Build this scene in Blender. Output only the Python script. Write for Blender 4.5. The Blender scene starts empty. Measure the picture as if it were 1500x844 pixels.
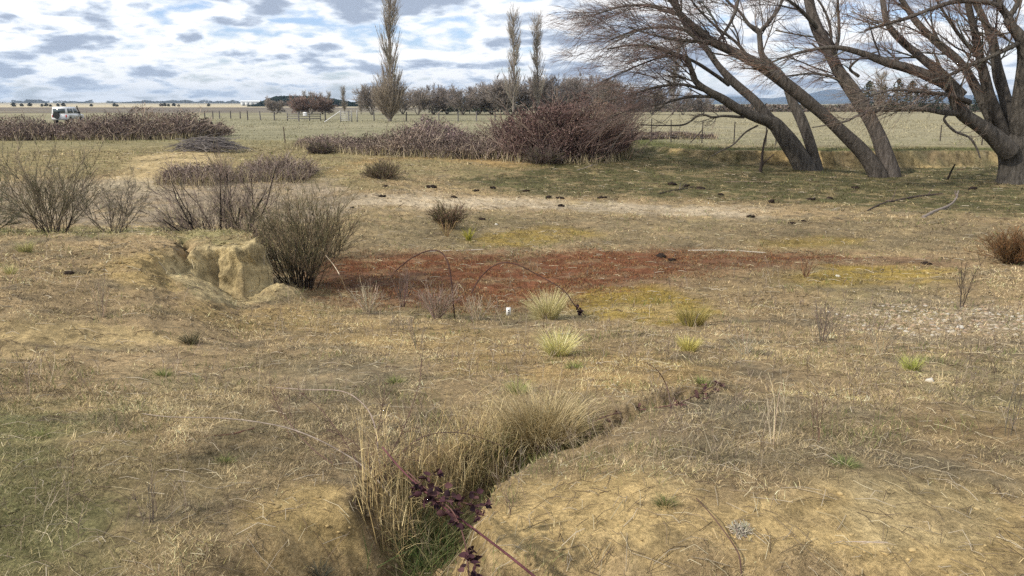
import bpy, math, random
import numpy as np
random.seed(7)
RNG = np.random.default_rng(11)
S = bpy.context.scene
COL = S.collection

# ------------------------------------------------------------------ camera, sky, sun, exposure
F = 1180.0; CX = 750.0; CY = 422.0; H = 2.3
PITCH = math.atan((CY - 152.0) / F)
CT, ST = math.cos(PITCH), math.sin(PITCH)
cd = bpy.data.cameras.new('camera'); cam = bpy.data.objects.new('camera', cd); COL.objects.link(cam)
cam.location = (0, 0, H); cam.rotation_euler = (math.radians(90) - PITCH, 0, 0)
cd.sensor_fit = 'HORIZONTAL'; cd.sensor_width = 36.0; cd.lens = 36.0 * F / 1500.0
cd.clip_start = 0.05; cd.clip_end = 30000.0
S.camera = cam

SUN_EL, SUN_AZ = 38.0, -122.0        # azimuth from straight ahead (+Y), negative = to the left
w = bpy.data.worlds.new("World"); S.world = w; w.use_nodes = True
nt = w.node_tree; N = nt.nodes; L = nt.links; N.clear()
def nd(tree, t, **k):
    n = tree.nodes.new(t)
    for a, b in k.items(): setattr(n, a, b)
    return n
def math_(tree, op, a, b=None, c=None, clamp=False):
    n = tree.nodes.new('ShaderNodeMath'); n.operation = op; n.use_clamp = clamp
    for i, v in enumerate((a, b, c)):
        if v is None: continue
        if isinstance(v, (int, float)): n.inputs[i].default_value = v
        else: tree.links.new(v, n.inputs[i])
    return n.outputs[0]
def sstep(tree, v, lo, hi):
    n = tree.nodes.new('ShaderNodeMapRange'); n.interpolation_type = 'SMOOTHSTEP'
    tree.links.new(v, n.inputs[0]); n.inputs[1].default_value = lo; n.inputs[2].default_value = hi
    return n.outputs[0]
sky = nd(nt, 'ShaderNodeTexSky', sky_type='NISHITA'); sky.sun_disc = False
sky.sun_elevation = math.radians(SUN_EL); sky.sun_rotation = math.radians(SUN_AZ)
sky.air_density = 1.0; sky.dust_density = 0.6; sky.ozone_density = 1.5
bg_sky = nd(nt, 'ShaderNodeBackground'); bg_sky.inputs[1].default_value = 0.11
tint = nd(nt, 'ShaderNodeVectorMath', operation='MULTIPLY'); tint.inputs[1].default_value = (0.84, 0.90, 1.16); L.new(sky.outputs[0], tint.inputs[0]); L.new(tint.outputs[0], bg_sky.inputs[0])
tc = nd(nt, 'ShaderNodeTexCoord'); sep = nd(nt, 'ShaderNodeSeparateXYZ'); L.new(tc.outputs['Generated'], sep.inputs[0])
zz = math_(nt, 'ADD', math_(nt, 'MAXIMUM', sep.outputs[2], 0.0), 0.24)
pxn = math_(nt, 'DIVIDE', sep.outputs[0], zz); pyn = math_(nt, 'DIVIDE', sep.outputs[1], zz)
def cloudnoise(dy, scale=4.0, detail=9.0, rough=0.54):
    cb = nd(nt, 'ShaderNodeCombineXYZ'); L.new(pxn, cb.inputs[0])
    L.new(math_(nt, 'ADD', pyn, dy), cb.inputs[1]); cb.inputs[2].default_value = 7.9
    n = nd(nt, 'ShaderNodeTexNoise'); n.inputs['Scale'].default_value = scale
    n.inputs['Detail'].default_value = detail; n.inputs['Roughness'].default_value = rough
    n.inputs['Distortion'].default_value = 0.12
    L.new(cb.outputs[0], n.inputs['Vector']); return n.outputs[0]
n0 = cloudnoise(0.0); nup = cloudnoise(-0.075); ndn = cloudnoise(0.075)
grad = math_(nt, 'SUBTRACT', nup, ndn)
thick = math_(nt, 'SUBTRACT', n0, 0.50)
shade = sstep(nt, math_(nt, 'ADD', math_(nt, 'MULTIPLY', grad, 1.0), math_(nt, 'MULTIPLY', thick, 1.5)), -0.06, 0.21)
cover = sstep(nt, n0, 0.32, 0.46)
low = sstep(nt, sep.outputs[2], 0.10, 0.0)
ramp = nd(nt, 'ShaderNodeValToRGB'); L.new(shade, ramp.inputs[0])
e = ramp.color_ramp.elements
e[0].position = 0.0; e[0].color = (1.0, 1.0, 1.0, 1)
e[1].position = 1.0; e[1].color = (0.35, 0.41, 0.52, 1)
m = ramp.color_ramp.elements.new(0.45); m.color = (0.66, 0.73, 0.83, 1)
bg_cl = nd(nt, 'ShaderNodeBackground'); bg_cl.inputs[1].default_value = 0.88
L.new(ramp.outputs[0], bg_cl.inputs[0])
mx = nd(nt, 'ShaderNodeMixShader'); L.new(cover, mx.inputs[0]); L.new(bg_sky.outputs[0], mx.inputs[1]); L.new(bg_cl.outputs[0], mx.inputs[2])
wo = nd(nt, 'ShaderNodeOutputWorld'); L.new(mx.outputs[0], wo.inputs[0])

sd_ = bpy.data.lights.new('sun', 'SUN'); sd_.energy = 3.2; sd_.angle = math.radians(1.5); sd_.color = (1.0, 0.93, 0.82)
sun = bpy.data.objects.new('sun', sd_); COL.objects.link(sun)
sun.rotation_euler = (math.radians(90 - SUN_EL), 0, math.radians(180 - SUN_AZ))
sun.location = (-30, 20, 30)
S.view_settings.view_transform = 'Standard'; S.view_settings.look = 'None'
S.view_settings.exposure = 0.46; S.view_settings.gamma = 1.0; S.view_settings.use_curve_mapping = False
S.render.engine = 'CYCLES'; S.cycles.use_denoising = False; S.cycles.denoiser = 'OPENIMAGEDENOISE'; S.cycles.denoising_input_passes = 'RGB_ALBEDO_NORMAL'; S.cycles.denoising_prefilter = 'ACCURATE'
S.cycles.max_bounces = 4; S.cycles.diffuse_bounces = 2; S.cycles.glossy_bounces = 1; S.cycles.transmission_bounces = 2
S.cycles.transparent_max_bounces = 4; S.cycles.volume_bounces = 0

# ------------------------------------------------------------------ small maths
def sm(a, b, x):
    t = np.clip((x - a) / (b - a), 0, 1); return t * t * (3 - 2 * t)
def hsh(ix, iy, s):
    h = (ix.astype(np.int64) * 374761393 + iy.astype(np.int64) * 668265263 + s * 974711) & 0xffffffff
    h = ((h ^ (h >> 13)) * 1274126177) & 0xffffffff
    h = (h ^ (h >> 16)) & 0xffffffff
    return h / 4294967295.0
def vn(x, y, s=0):
    ix = np.floor(x); iy = np.floor(y); fx = x - ix; fy = y - iy
    fx = fx * fx * (3 - 2 * fx); fy = fy * fy * (3 - 2 * fy)
    a = hsh(ix, iy, s); b = hsh(ix + 1, iy, s); c = hsh(ix, iy + 1, s); d = hsh(ix + 1, iy + 1, s)
    return (a * (1 - fx) + b * fx) * (1 - fy) + (c * (1 - fx) + d * fx) * fy - 0.5
def fbm(x, y, s=0, o=4, g=0.5):
    r = 0; a = 1.0; t = 0
    for k in range(o):
        r = r + a * vn(x * (2.03 ** k) + 17.3 * k, y * (2.03 ** k) - 9.1 * k, s + k); t += a; a *= g
    return r / t * 2
def poly_sd(x, y, P):            # signed distance, positive inside
    P = np.asarray(P, float); n = len(P)
    d2 = np.full(x.shape, 1e18); ins = np.zeros(x.shape, bool)
    for i in range(n):
        ax, ay = P[i]; bx, by = P[(i + 1) % n]
        ex, ey = bx - ax, by - ay; L2 = ex * ex + ey * ey + 1e-12
        t = np.clip(((x - ax) * ex + (y - ay) * ey) / L2, 0, 1)
        d2 = np.minimum(d2, (x - ax - t * ex) ** 2 + (y - ay - t * ey) ** 2)
        c = ((ay > y) != (by > y))
        with np.errstate(divide='ignore', invalid='ignore'):
            xi = (bx - ax) * (y - ay) / ((by - ay) if by != ay else 1e-12) + ax
        ins ^= c & (x < xi)
    d = np.sqrt(d2); return np.where(ins, d, -d)
def line_d(x, y, P):             # distance to an open polyline and the parameter along it
    d2 = np.full(x.shape, 1e18); tt = np.zeros(x.shape); n = len(P) - 1
    for i in range(n):
        ax, ay = P[i]; bx, by = P[i + 1]; ex, ey = bx - ax, by - ay
        t = np.clip(((x - ax) * ex + (y - ay) * ey) / (ex * ex + ey * ey), 0, 1)
        q = (x - ax - t * ex) ** 2 + (y - ay - t * ey) ** 2
        tt = np.where(q < d2, (i + t) / n, tt); d2 = np.minimum(d2, q)
    return np.sqrt(d2), tt

# ------------------------------------------------------------------ terrain heights
def depth_of(py, z):
    b = (CY - py) / F
    return (H - z) * (CT + b * ST) / (ST - b * CT)
def flat(px, py, z):
    D = depth_of(py, z); b = (CY - py) / F
    s = D / (CT + b * ST)
    return ((px - CX) / F * s, D)
PROF = {
 -500: [(844,.6),(700,.6),(600,.5),(515,.3),(440,.25),(345,.15),(334,-.5),(300,-.5),(270,-.4),(240,-.15),(210,0)],
 0:    [(844,.62),(700,.62),(600,.5),(520,.2),(500,.12),(476,.3),(400,.22),(345,.15),(334,-.7),(300,-.6),(270,-.45),(240,-.15),(210,0)],
 200:  [(844,.62),(700,.62),(600,.45),(520,.08),(502,.03),(476,.12),(430,.03),(390,.10),(345,.15),(334,-.7),(300,-.6),(265,-.4),(250,-.12),(228,-.02),(207,0)],
 265:  [(844,.62),(700,.62),(600,.45),(520,.07),(500,-.0),(478,.0),(440,-.12),(420,-.15),(380,-.25),(334,-.75),(300,-.6),(268,-.4),(250,-.1),(228,0),(207,0)],
 360:  [(844,.6),(700,.58),(600,.42),(530,.12),(490,-.25),(445,-.62),(400,-.8),(334,-.78),(300,-.65),(265,-.42),(240,-.15),(207,0)],
 500:  [(844,.6),(700,.55),(600,.4),(540,.22),(500,-.12),(470,-.5),(435,-.9),(400,-1.0),(375,-1.0),(340,-.9),(300,-.75),(270,-.5),(240,-.2),(218,-.03),(202,0)],
 750:  [(844,.6),(700,.55),(600,.38),(540,.25),(500,-.12),(460,-.65),(430,-.98),(375,-1.05),(340,-1.0),(300,-.9),(270,-.75),(245,-.45),(228,-.15),(206,0)],
 1000: [(844,.65),(700,.65),(600,.5),(540,.3),(500,-.1),(460,-.55),(430,-.8),(375,-1.05),(340,-1.0),(290,-.92),(260,-.75),(232,-.35),(212,0),(200,0)],
 1130: [(844,.65),(700,.65),(600,.5),(530,.22),(480,-.35),(430,-.75),(375,-1.02),(340,-.97),(290,-.92),(262,-.82),(240,-.62),(228,-.5)],
 1250: [(844,.65),(700,.65),(600,.5),(530,.2),(480,-.35),(430,-.75),(375,-1.0),(340,-.95),(290,-.92),(260,-.82),(245,-.74),(238,-.7)],
 1500: [(844,.65),(700,.65),(600,.45),(530,.15),(480,-.35),(430,-.7),(375,-.9),(340,-.88),(290,-.85),(260,-.72),(245,-.65),(238,-.6)],
 2100: [(844,.65),(700,.65),(600,.45),(530,.2),(480,-.2),(430,-.5),(375,-.7),(340,-.75),(290,-.7),(260,-.6),(240,-.45)],
}
PCOLS = np.array(sorted(PROF), float)
LD = np.linspace(math.log(1.0), math.log(90.0), 700)
GRID = []
for c in sorted(PROF):
    ks = [(depth_of(py, z), z) for py, z in PROF[c]]
    d = np.maximum.accumulate(np.array([k[0] for k in ks])); z = np.array([k[1] for k in ks])
    if d[-1] < 70: d = np.append(d, 85.0); z = np.append(z, z[-1] if c >= 1130 else 0.0)
    g = np.interp(LD, np.log(d), z)
    k = np.exp(-0.5 * (np.arange(-18, 19) / 6.0) ** 2); k /= k.sum()
    g = np.convolve(np.pad(g, 18, mode='edge'), k, mode='valid'); GRID.append(g)
GRID = np.array(GRID); AVG = GRID.mean(0)
PIT = [(-1.9,1.6),(-1.45,2.35),(-1.12,2.75),(-.86,3.15),(-.6,3.35),(-.42,3.3),(-.2,2.95),(.15,2.78),(.7,2.66),(1.2,2.66),(1.9,2.5),(3.2,2.1),(3.2,1.2),(-1.9,1.2)]
GULLY = [flat(605,880,.3), flat(620,800,.35), flat(650,735,.4), flat(705,690,.42), flat(790,655,.42), flat(880,622,.42), flat(960,596,.4), flat(1050,562,.38)]
TERR = [flat(250,366,.14), flat(262,360,.14), flat(270,349,.14), flat(279,352,.14), flat(284,362,.14), flat(318,359,.14), flat(352,362,.14), flat(384,352,.14), flat(378,343,.14), flat(360,337,.14), flat(330,336,.15), flat(240,337,.15), flat(150,340,.15), flat(150,385,.15), flat(200,376,.15)]
SCARP = [(7.2,44.0),(9.3,40.6),(11.5,39.8),(13.2,39.9),(15.4,39.4),(17.5,39.9),(20.2,39.4),(22.5,40.2),(26,40.0),(30,40.4),(45,42.5),(60,44),(60,120),(2,120),(6.0,50)]
def height(x, y, fine=True):
    x = np.asarray(x, float); y = np.asarray(y, float)
    ly = np.clip(np.log(np.maximum(y, 1.0)), LD[0], LD[-1])
    iy = (ly - LD[0]) / (LD[1] - LD[0]); i0 = np.clip(iy.astype(int), 0, len(LD) - 2); fy = iy - i0
    zc = np.interp(ly, LD, AVG)
    px = CX + F * x / (np.maximum(y, 1.0) * CT + (H - zc) * ST)
    px = np.clip(px, PCOLS[0], PCOLS[-1] - 1e-3)
    ic = np.clip(np.searchsorted(PCOLS, px, side='right') - 1, 0, len(PCOLS) - 2)
    fx = (px - PCOLS[ic]) / (PCOLS[ic + 1] - PCOLS[ic]); fx = fx * fx * (3 - 2 * fx)
    z = (GRID[ic, i0] * (1 - fy) + GRID[ic, i0 + 1] * fy) * (1 - fx) + (GRID[ic + 1, i0] * (1 - fy) + GRID[ic + 1, i0 + 1] * fy) * fx
    z = np.where(y < 0, .62, z)
    far = sm(60, 85, np.hypot(x, y)); z = z * (1 - far)
    r = np.hypot(x, y)
    wob = fbm(x * 1.3, y * 1.3, 5, 4) if fine else 0.0
    near = (r < 24)
    # left terrace block with its bare clay face
    m_ = near & (y > 8)
    if m_.any():
        sdt = poly_sd(x[m_], y[m_], TERR) + (0.13 * fbm(x[m_] * 2.2, y[m_] * 2.2, 3, 4) + .05 * fbm(x[m_] * 9, y[m_] * 9, 7, 3) if fine else 0)
        k = sm(-.20, .10, sdt)
        z2 = z[m_]; top = 0.13 + 0.05 * sm(.1, .5, sdt)
        z[m_] = np.where(k > 0, z2 * (1 - k) + np.maximum(top, z2) * k, z2)
        slump = sm(.75, 0, np.hypot((x[m_] + 3.75) / .8, (y[m_] - 12.6) / .7)) * .22
        z[m_] += slump
    # near bank edge and rill
    m_ = r < 12
    if m_.any():
        sdp = poly_sd(x[m_], y[m_], PIT) + (0.10 * fbm(x[m_] * 2.5, y[m_] * 2.5, 9, 4) if fine else 0)
        z[m_] -= 0.62 * sm(-.05, .55, sdp)
        d, t = line_d(x[m_], y[m_], GULLY)
        d = d + (0.08 * fbm(x[m_] * 5, y[m_] * 5, 21, 3) + .035 * fbm(x[m_] * 17, y[m_] * 17, 23, 2) if fine else 0)
        wdt = np.interp(t, [0, .3, .6, 1], [.25, .24, .19, .08]); dep = np.interp(t, [0, .3, .6, .85, 1], [.36, .36, .25, .11, .02])
        z[m_] -= dep * (1 - sm(wdt * .2, wdt * 1.45, d)) * (1 - 0.8 * sm(.0, .4, sdp))
        # a low hump right of the rill
        z[m_] += .06 * np.exp(-(((x[m_] - .75) / .8) ** 2 + ((y[m_] - 3.3) / .5) ** 2))
    # far terrace scarp
    m_ = (y > 30) & (y < 130) & (x > -2) & (r < 140)
    if m_.any():
        sdb = poly_sd(x[m_], y[m_], SCARP) + (0.5 * fbm(x[m_] * .6, y[m_] * .6, 31, 4) if fine else 0)
        k = sm(-.35, .30, sdb)
        z[m_] = z[m_] * (1 - k) + (0.06 - .06 * sm(0, 8, sdb)) * k
    # long swells far away
    z = z + sm(900, 5000, y) * 9.0 * sm(1500, -2500, x) + sm(90, 700, r) * 0.25 * fbm(x * .004, y * .004, 41, 3)
    if fine:
        a = np.clip(r / 8.0, .35, 1.6)
        fade = sm(120, 50, r)
        z = z + fade * (0.035 * wob + 0.020 * a * fbm(x * 5.5, y * 5.5, 51, 3) + 0.010 * a * fbm(x * 19, y * 19, 61, 2))
        cl = sm(13.5, 17, y) * sm(34, 27, y) * sm(-1.5, -4.5, x + 0.0 * y)
        z = z + cl * .085 * np.abs(fbm(x * 2.6, y * 2.6, 71, 3))
        pud = sm(17, 22, y) * sm(40, 30, y)
        z = z + pud * .018 * fbm(x * 3.3, y * 2.2, 73, 3)
    return z
def hz(x, y): return float(height(np.array([x]), np.array([y]))[0])
_D = np.exp(np.linspace(math.log(1.6), math.log(9000), 1500))
def G(px, py):
    """where the line of sight through a point of the photo meets the ground"""
    b = (CY - py) / F; s = _D / (CT + b * ST); X = (px - CX) / F * s; Z = H + s * (b * CT - ST)
    hh = height(X, _D, False); k = np.argmax(Z < hh)
    if k == 0: k = len(_D) - 1
    lo, hi = _D[k - 1], _D[k]
    for _ in range(12):
        mid = .5 * (lo + hi); s = mid / (CT + b * ST)
        if H + s * (b * CT - ST) < height(np.array([(px - CX) / F * s]), np.array([mid]), False)[0]: hi = mid
        else: lo = mid
    s = hi / (CT + b * ST); x = (px - CX) / F * s
    return np.array([x, hi, hz(x, hi)])
def U(px, py, D):
    b = (CY - py) / F; s = D / (CT + b * ST)
    return np.array([(px - CX) / F * s, D, H + s * (b * CT - ST)])
def on(px, D):                   # ground point at a column of the view and a distance
    x = (px - CX) / F * (D * CT + H * ST); return np.array([x, D, hz(x, D)])
def mpp(D): return D * 1.01 / F  # metres per photo pixel

# ------------------------------------------------------------------ mesh building
class MB:
    def __init__(s): s.V = []; s.F = {}; s.C = []; s.n = 0
    def add(s, V, Fs, C):
        V = np.asarray(V, np.float32).reshape(-1, 3); Fs = np.asarray(Fs, np.int64)
        C = np.asarray(C, np.float32)
        if C.ndim == 1: C = np.broadcast_to(C, (len(V), 3))
        s.V.append(V); s.C.append(C.reshape(-1, 3)); s.F.setdefault(Fs.shape[1], []).append(Fs + s.n); s.n += len(V)
    def build(s, name, mat, parent=None, smooth=False, origin=None):
        V = np.concatenate(s.V)
        if origin is not None: V = V - np.asarray(origin, np.float32)
        C = np.concatenate(s.C)
        me = bpy.data.meshes.new(name); me.vertices.add(len(V)); me.vertices.foreach_set('co', V.ravel())
        loops = []; starts = []; st = 0
        for k, fl in s.F.items():
            f = np.concatenate(fl); loops.append(f.ravel()); starts.append(st + np.arange(len(f)) * k); st += f.size
        loops = np.concatenate(loops); starts = np.concatenate(starts)
        me.loops.add(len(loops)); me.loops.foreach_set('vertex_index', loops.astype(np.int32))
        me.polygons.add(len(starts)); me.polygons.foreach_set('loop_start', starts.astype(np.int32))
        me.update(calc_edges=True)
        if smooth: me.polygons.foreach_set('use_smooth', np.ones(len(starts), bool))
        at = me.attributes.new('Col', 'FLOAT_COLOR', 'POINT')
        at.data.foreach_set('color', np.concatenate([C, np.ones((len(C), 1), np.float32)], 1).astype(np.float32).ravel())
        me.materials.append(mat)
        o = bpy.data.objects.new(name, me); COL.objects.link(o)
        if parent is not None: o.parent = parent
        elif origin is not None: o.location = origin
        return o
def nrm(v): return v / np.maximum(np.linalg.norm(v, axis=-1, keepdims=True), 1e-9)
def tubes(mb, P, R, sides, C, cap=False):
    """P (n,k,3) paths, R (n,k) radii, C colour (3) / (n,3) / (n,k,3)"""
    P = np.asarray(P, float); R = np.asarray(R, float)
    if P.ndim == 2: P = P[None]; R = R[None]
    n, k, _ = P.shape
    T = nrm(np.gradient(P, axis=1))
    ref = np.where(np.abs(T[..., 2:3]) > .9, np.array([1., 0, 0]), np.array([0, 0, 1.]))
    if k > 2 and sides > 3: ref = np.broadcast_to(np.where(np.abs(T.mean(1)[:, None, 2:3]) > .75, np.array([0, 1., 0.]), np.array([0, 0, 1.])), T.shape)
    A = nrm(np.cross(T, ref)); B = np.cross(T, A)
    an = np.arange(sides) * 2 * np.pi / sides
    V = P[:, :, None] + R[:, :, None, None] * (np.cos(an)[:, None] * A[:, :, None] + np.sin(an)[:, None] * B[:, :, None])
    idx = np.arange(n * k * sides).reshape(n, k, sides)
    a = idx[:, :-1]; b = idx[:, 1:]
    Fq = np.stack([a, np.roll(a, -1, 2), np.roll(b, -1, 2), b], -1).reshape(-1, 4)
    C = np.asarray(C, float)
    if C.ndim == 1: Cv = np.broadcast_to(C, V.shape)
    elif C.ndim == 2: Cv = np.broadcast_to(C[:, None, None], V.shape)
    else: Cv = np.broadcast_to(C[:, :, None], V.shape)
    mb.add(V, Fq, Cv.reshape(-1, 3))
    if cap:
        for q in range(n):
            mb.add(V[q, -1], np.arange(sides)[None], Cv[q, -1]); mb.add(V[q, 0], np.arange(sides)[::-1][None], Cv[q, 0])
def box(mb, c, s, C, rz=0, rx=0):
    v = np.array([[i, j, k] for i in (-.5, .5) for j in (-.5, .5) for k in (-.5, .5)]) * np.array(s)
    if rx: v = v @ np.array([[1, 0, 0], [0, math.cos(rx), math.sin(rx)], [0, -math.sin(rx), math.cos(rx)]])
    v = v @ np.array([[math.cos(rz), math.sin(rz), 0], [-math.sin(rz), math.cos(rz), 0], [0, 0, 1]])
    mb.add(v + np.array(c), [[0, 1, 3, 2], [4, 6, 7, 5], [0, 4, 5, 1], [2, 3, 7, 6], [0, 2, 6, 4], [1, 5, 7, 3]], C)
def cards(mb, P, size, C, asp=1.0, up=0.0):
    n = len(P); d = nrm(RNG.normal(size=(n, 3)) + np.array([0, 0, up])); e_ = nrm(np.cross(d, RNG.normal(size=(n, 3))))
    s = np.asarray(size).reshape(-1, 1) * np.ones((n, 1))
    V = np.stack([P - d * s * .5, P + e_ * s * .32 * asp, P + d * s * .5, P - e_ * s * .32 * asp], 1)
    C = np.asarray(C); Cv = np.repeat(C, 4, 0) if C.ndim == 2 else C
    mb.add(V, np.arange(4 * n).reshape(n, 4), Cv)
def blades(mb, P, az, lean, L_, W_, C, bend=.6, k=4):
    """bent grass blades; lean = angle from vertical at the root"""
    n = len(P); t = np.linspace(0, 1, k)
    ang = lean[:, None] + bend * np.asarray(t)[None] * np.ones((n, 1)) * (0.4 + RNG.random((n, 1)))
    ds = (L_ / (k - 1))[:, None]
    hx = np.concatenate([np.zeros((n, 1)), np.cumsum(np.sin(ang[:, :-1]) * ds, 1)], 1)
    hh = np.concatenate([np.zeros((n, 1)), np.cumsum(np.cos(ang[:, :-1]) * ds, 1)], 1)
    dx, dy = np.cos(az)[:, None], np.sin(az)[:, None]
    Q = np.stack([P[:, 0:1] + hx * dx, P[:, 1:2] + hx * dy, P[:, 2:3] + np.maximum(hh, -.01)], -1)
    wv = (W_[:, None] * (1 - t[None] ** 1.5 * .92) * .5)[..., None]
    ra = RNG.random(n) * 6.283
    side = np.stack([np.cos(ra), np.sin(ra), 0 * ra], -1)[:, None]
    V = np.stack([Q - side * wv, Q + side * wv], 2)
    idx = np.arange(n * k * 2).reshape(n, k, 2)
    Fq = np.stack([idx[:, :-1, 0], idx[:, :-1, 1], idx[:, 1:, 1], idx[:, 1:, 0]], -1).reshape(-1, 4)
    C = np.asarray(C, float)
    if C.ndim == 1: C = np.broadcast_to(C, (n, 3))
    mb.add(V, Fq, np.repeat(C, 2 * k, 0))
def grow(P0, D0, Ln, K, trop=(0, 0, 0), ts=0.0, wig=0.15, rng=RNG):
    n = len(P0); P = np.zeros((n, K, 3)); P[:, 0] = P0; d = nrm(D0.copy()); tr = np.asarray(trop, float)
    for i in range(1, K):
        P[:, i] = P[:, i - 1] + d * (Ln / (K - 1))[:, None]
        d = nrm(d + tr * ts / (K - 1) + rng.normal(size=(n, 3)) * wig)
    return P
def spawn(P, R, per, t0, t1, ang, ln, K, trop, ts, wig, rf, rmin=.004, rng=RNG, tp=1.0):
    """children along every path of P"""
    n, k, _ = P.shape; m = n * per
    par = np.repeat(np.arange(n), per); t = (t0 + (t1 - t0) * rng.random(m) ** tp) * (k - 1)
    i = np.clip(t.astype(int), 0, k - 2); f = (t - i)[:, None]
    pos = P[par, i] * (1 - f) + P[par, i + 1] * f; r = R[par, i] * (1 - f[:, 0]) + R[par, i + 1] * f[:, 0]
    tan = nrm(P[par, i + 1] - P[par, i]); q = nrm(np.cross(tan, rng.normal(size=(m, 3))))
    a = (ang * (0.6 + 0.8 * rng.random(m)))[:, None]
    d = tan * np.cos(a) + q * np.sin(a)
    L_ = ln * (0.55 + 0.9 * rng.random(m)) * (1.15 - .5 * t / (k - 1))
    C = grow(pos, d, L_, K, trop, ts, wig, rng)
    r0 = np.maximum(r * rf, rmin)
    return C, r0[:, None] * np.linspace(1, .35, K)[None]
def seg(P0, n):                  # smooth resampling of a hand placed path (Catmull-Rom)
    P0 = np.asarray(P0, float); Q = np.vstack([2 * P0[0] - P0[1], P0, 2 * P0[-1] - P0[-2]])
    t = np.linspace(0, len(P0) - 1 - 1e-6, n); i = t.astype(int); f = (t - i)[:, None]
    a, b, c, d = Q[i], Q[i + 1], Q[i + 2], Q[i + 3]
    return .5 * (2 * b + (c - a) * f + (2 * a - 5 * b + 4 * c - d) * f ** 2 + (3 * b - a - 3 * c + d) * f ** 3)
def jit(c, n, v=.25, hue=.06):
    c = np.asarray(c, float); hue = .008 if n == 1 else hue; return np.clip(c[None] * (1 + v * RNG.normal(size=(n, 1))) * (1 + hue * RNG.normal(size=(n, 3))), .005, .9)
def mixc(cols, wts, n, v=.2):
    cols = np.asarray(cols, float); k = RNG.choice(len(cols), n, p=np.asarray(wts) / sum(wts))
    return np.clip(cols[k] * (1 + v * RNG.normal(size=(n, 1))), .004, .9)

# ------------------------------------------------------------------ materials
def mat(name, rough=.9, spec=.15, nscale=0, namt=.3, bump=0, bscale=20, metallic=0, color=None, stretch=None, transl=0):
    m = bpy.data.materials.new(name); m.use_nodes = True; t = m.node_tree; b = t.nodes['Principled BSDF']
    b.inputs['Roughness'].default_value = rough; b.inputs['Specular IOR Level'].default_value = spec; b.inputs['Metallic'].default_value = metallic
    if color is None:
        a = t.nodes.new('ShaderNodeAttribute'); a.attribute_name = 'Col'; src = a.outputs['Color']
    else:
        a = t.nodes.new('ShaderNodeRGB'); a.outputs[0].default_value = (*color, 1); src = a.outputs[0]
    c = t.nodes.new('ShaderNodeTexCoord'); vec = c.outputs['Object']
    if stretch:
        mp = t.nodes.new('ShaderNodeMapping'); mp.inputs['Scale'].default_value = stretch; t.links.new(vec, mp.inputs[0]); vec = mp.outputs[0]
    if nscale:
        n = t.nodes.new('ShaderNodeTexNoise'); n.inputs['Scale'].default_value = nscale; n.inputs['Detail'].default_value = 5; n.inputs['Roughness'].default_value = .65
        t.links.new(vec, n.inputs['Vector'])
        mr = t.nodes.new('ShaderNodeMapRange'); t.links.new(n.outputs[0], mr.inputs[0])
        mr.inputs[1].default_value = .3; mr.inputs[2].default_value = .7; mr.inputs[3].default_value = 1 - namt; mr.inputs[4].default_value = 1 + namt
        vm = t.nodes.new('ShaderNodeVectorMath'); vm.operation = 'SCALE'; t.links.new(src, vm.inputs[0]); t.links.new(mr.outputs[0], vm.inputs['Scale']); src = vm.outputs[0]
    t.links.new(src, b.inputs['Base Color'])
    if bump:
        n = t.nodes.new('ShaderNodeTexNoise'); n.inputs['Scale'].default_value = bscale; n.inputs['Detail'].default_value = 6; n.inputs['Roughness'].default_value = .7
        t.links.new(vec, n.inputs['Vector']); bp = t.nodes.new('ShaderNodeBump'); bp.inputs['Strength'].default_value = 1.0; bp.inputs['Distance'].default_value = bump
        t.links.new(n.outputs[0], bp.inputs['Height']); t.links.new(bp.outputs[0], b.inputs['Normal'])
    return m
M_VEG = mat('dry_vegetation', .85, .1)
M_BARK = mat('bark', .95, .05, 6, .6, .10, 15, stretch=(1.5, 1.5, .3))
M_WOOD = mat('weathered_wood', .95, .05, 14, .35, .006, 40)
M_DUNG = mat('dried_dung', .95, .05, 20, .4, .01, 30)
M_STONE = mat('river_stone', .8, .2, 25, .2, .003, 60)
M_PAINT = mat('white_car_paint', .35, .5, 2, .06)
M_GLASS = mat('dark_car_glass', .15, .6)
M_RUB = mat('black_rubber', .8, .2, 20, .15)
M_STEEL = mat('galvanised_steel', .5, .4, 20, .15, metallic=.3)
M_WALL = mat('painted_wall', .8, .2, 1, .05)
# ground: own colours in the attribute, broken up by fine noise
mg = bpy.data.materials.new('ground_soil'); mg.use_nodes = True; t = mg.node_tree; b = t.nodes['Principled BSDF']
b.inputs['Roughness'].default_value = .95; b.inputs['Specular IOR Level'].default_value = .08
at = nd(t, 'ShaderNodeAttribute'); at.attribute_name = 'Col'; tcg = nd(t, 'ShaderNodeTexCoord')
def gn(scale, det, rough, lo, hi, a0, a1, vec=None):
    n = nd(t, 'ShaderNodeTexNoise'); n.inputs['Scale'].default_value = scale; n.inputs['Detail'].default_value = det; n.inputs['Roughness'].default_value = rough
    t.links.new(vec or tcg.outputs['Object'], n.inputs['Vector'])
    mr = nd(t, 'ShaderNodeMapRange'); t.links.new(n.outputs[0], mr.inputs[0])
    for i, v in enumerate((lo, hi, a0, a1)): mr.inputs[i + 1].default_value = v
    return n.outputs[0], mr.outputs[0]
na, fa = gn(11, 8, .72, .32, .68, .62, 1.36); nb, fb = gn(55, 5, .7, .3, .7, .58, 1.38); nc, fc = gn(2.2, 6, .6, .35, .65, .86, 1.14)
nd_, fd = gn(.5, 6, .65, .35, .65, .80, 1.20); ne_, fe_ = gn(4.5, 4, .6, .52, .70, 1.0, .62)
tot = math_(t, 'MULTIPLY', math_(t, 'MULTIPLY', math_(t, 'MULTIPLY', math_(t, 'MULTIPLY', fa, fb), fc), fd), fe_)
vm = nd(t, 'ShaderNodeVectorMath', operation='SCALE'); t.links.new(at.outputs['Color'], vm.inputs[0]); t.links.new(tot, vm.inputs['Scale'])
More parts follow.
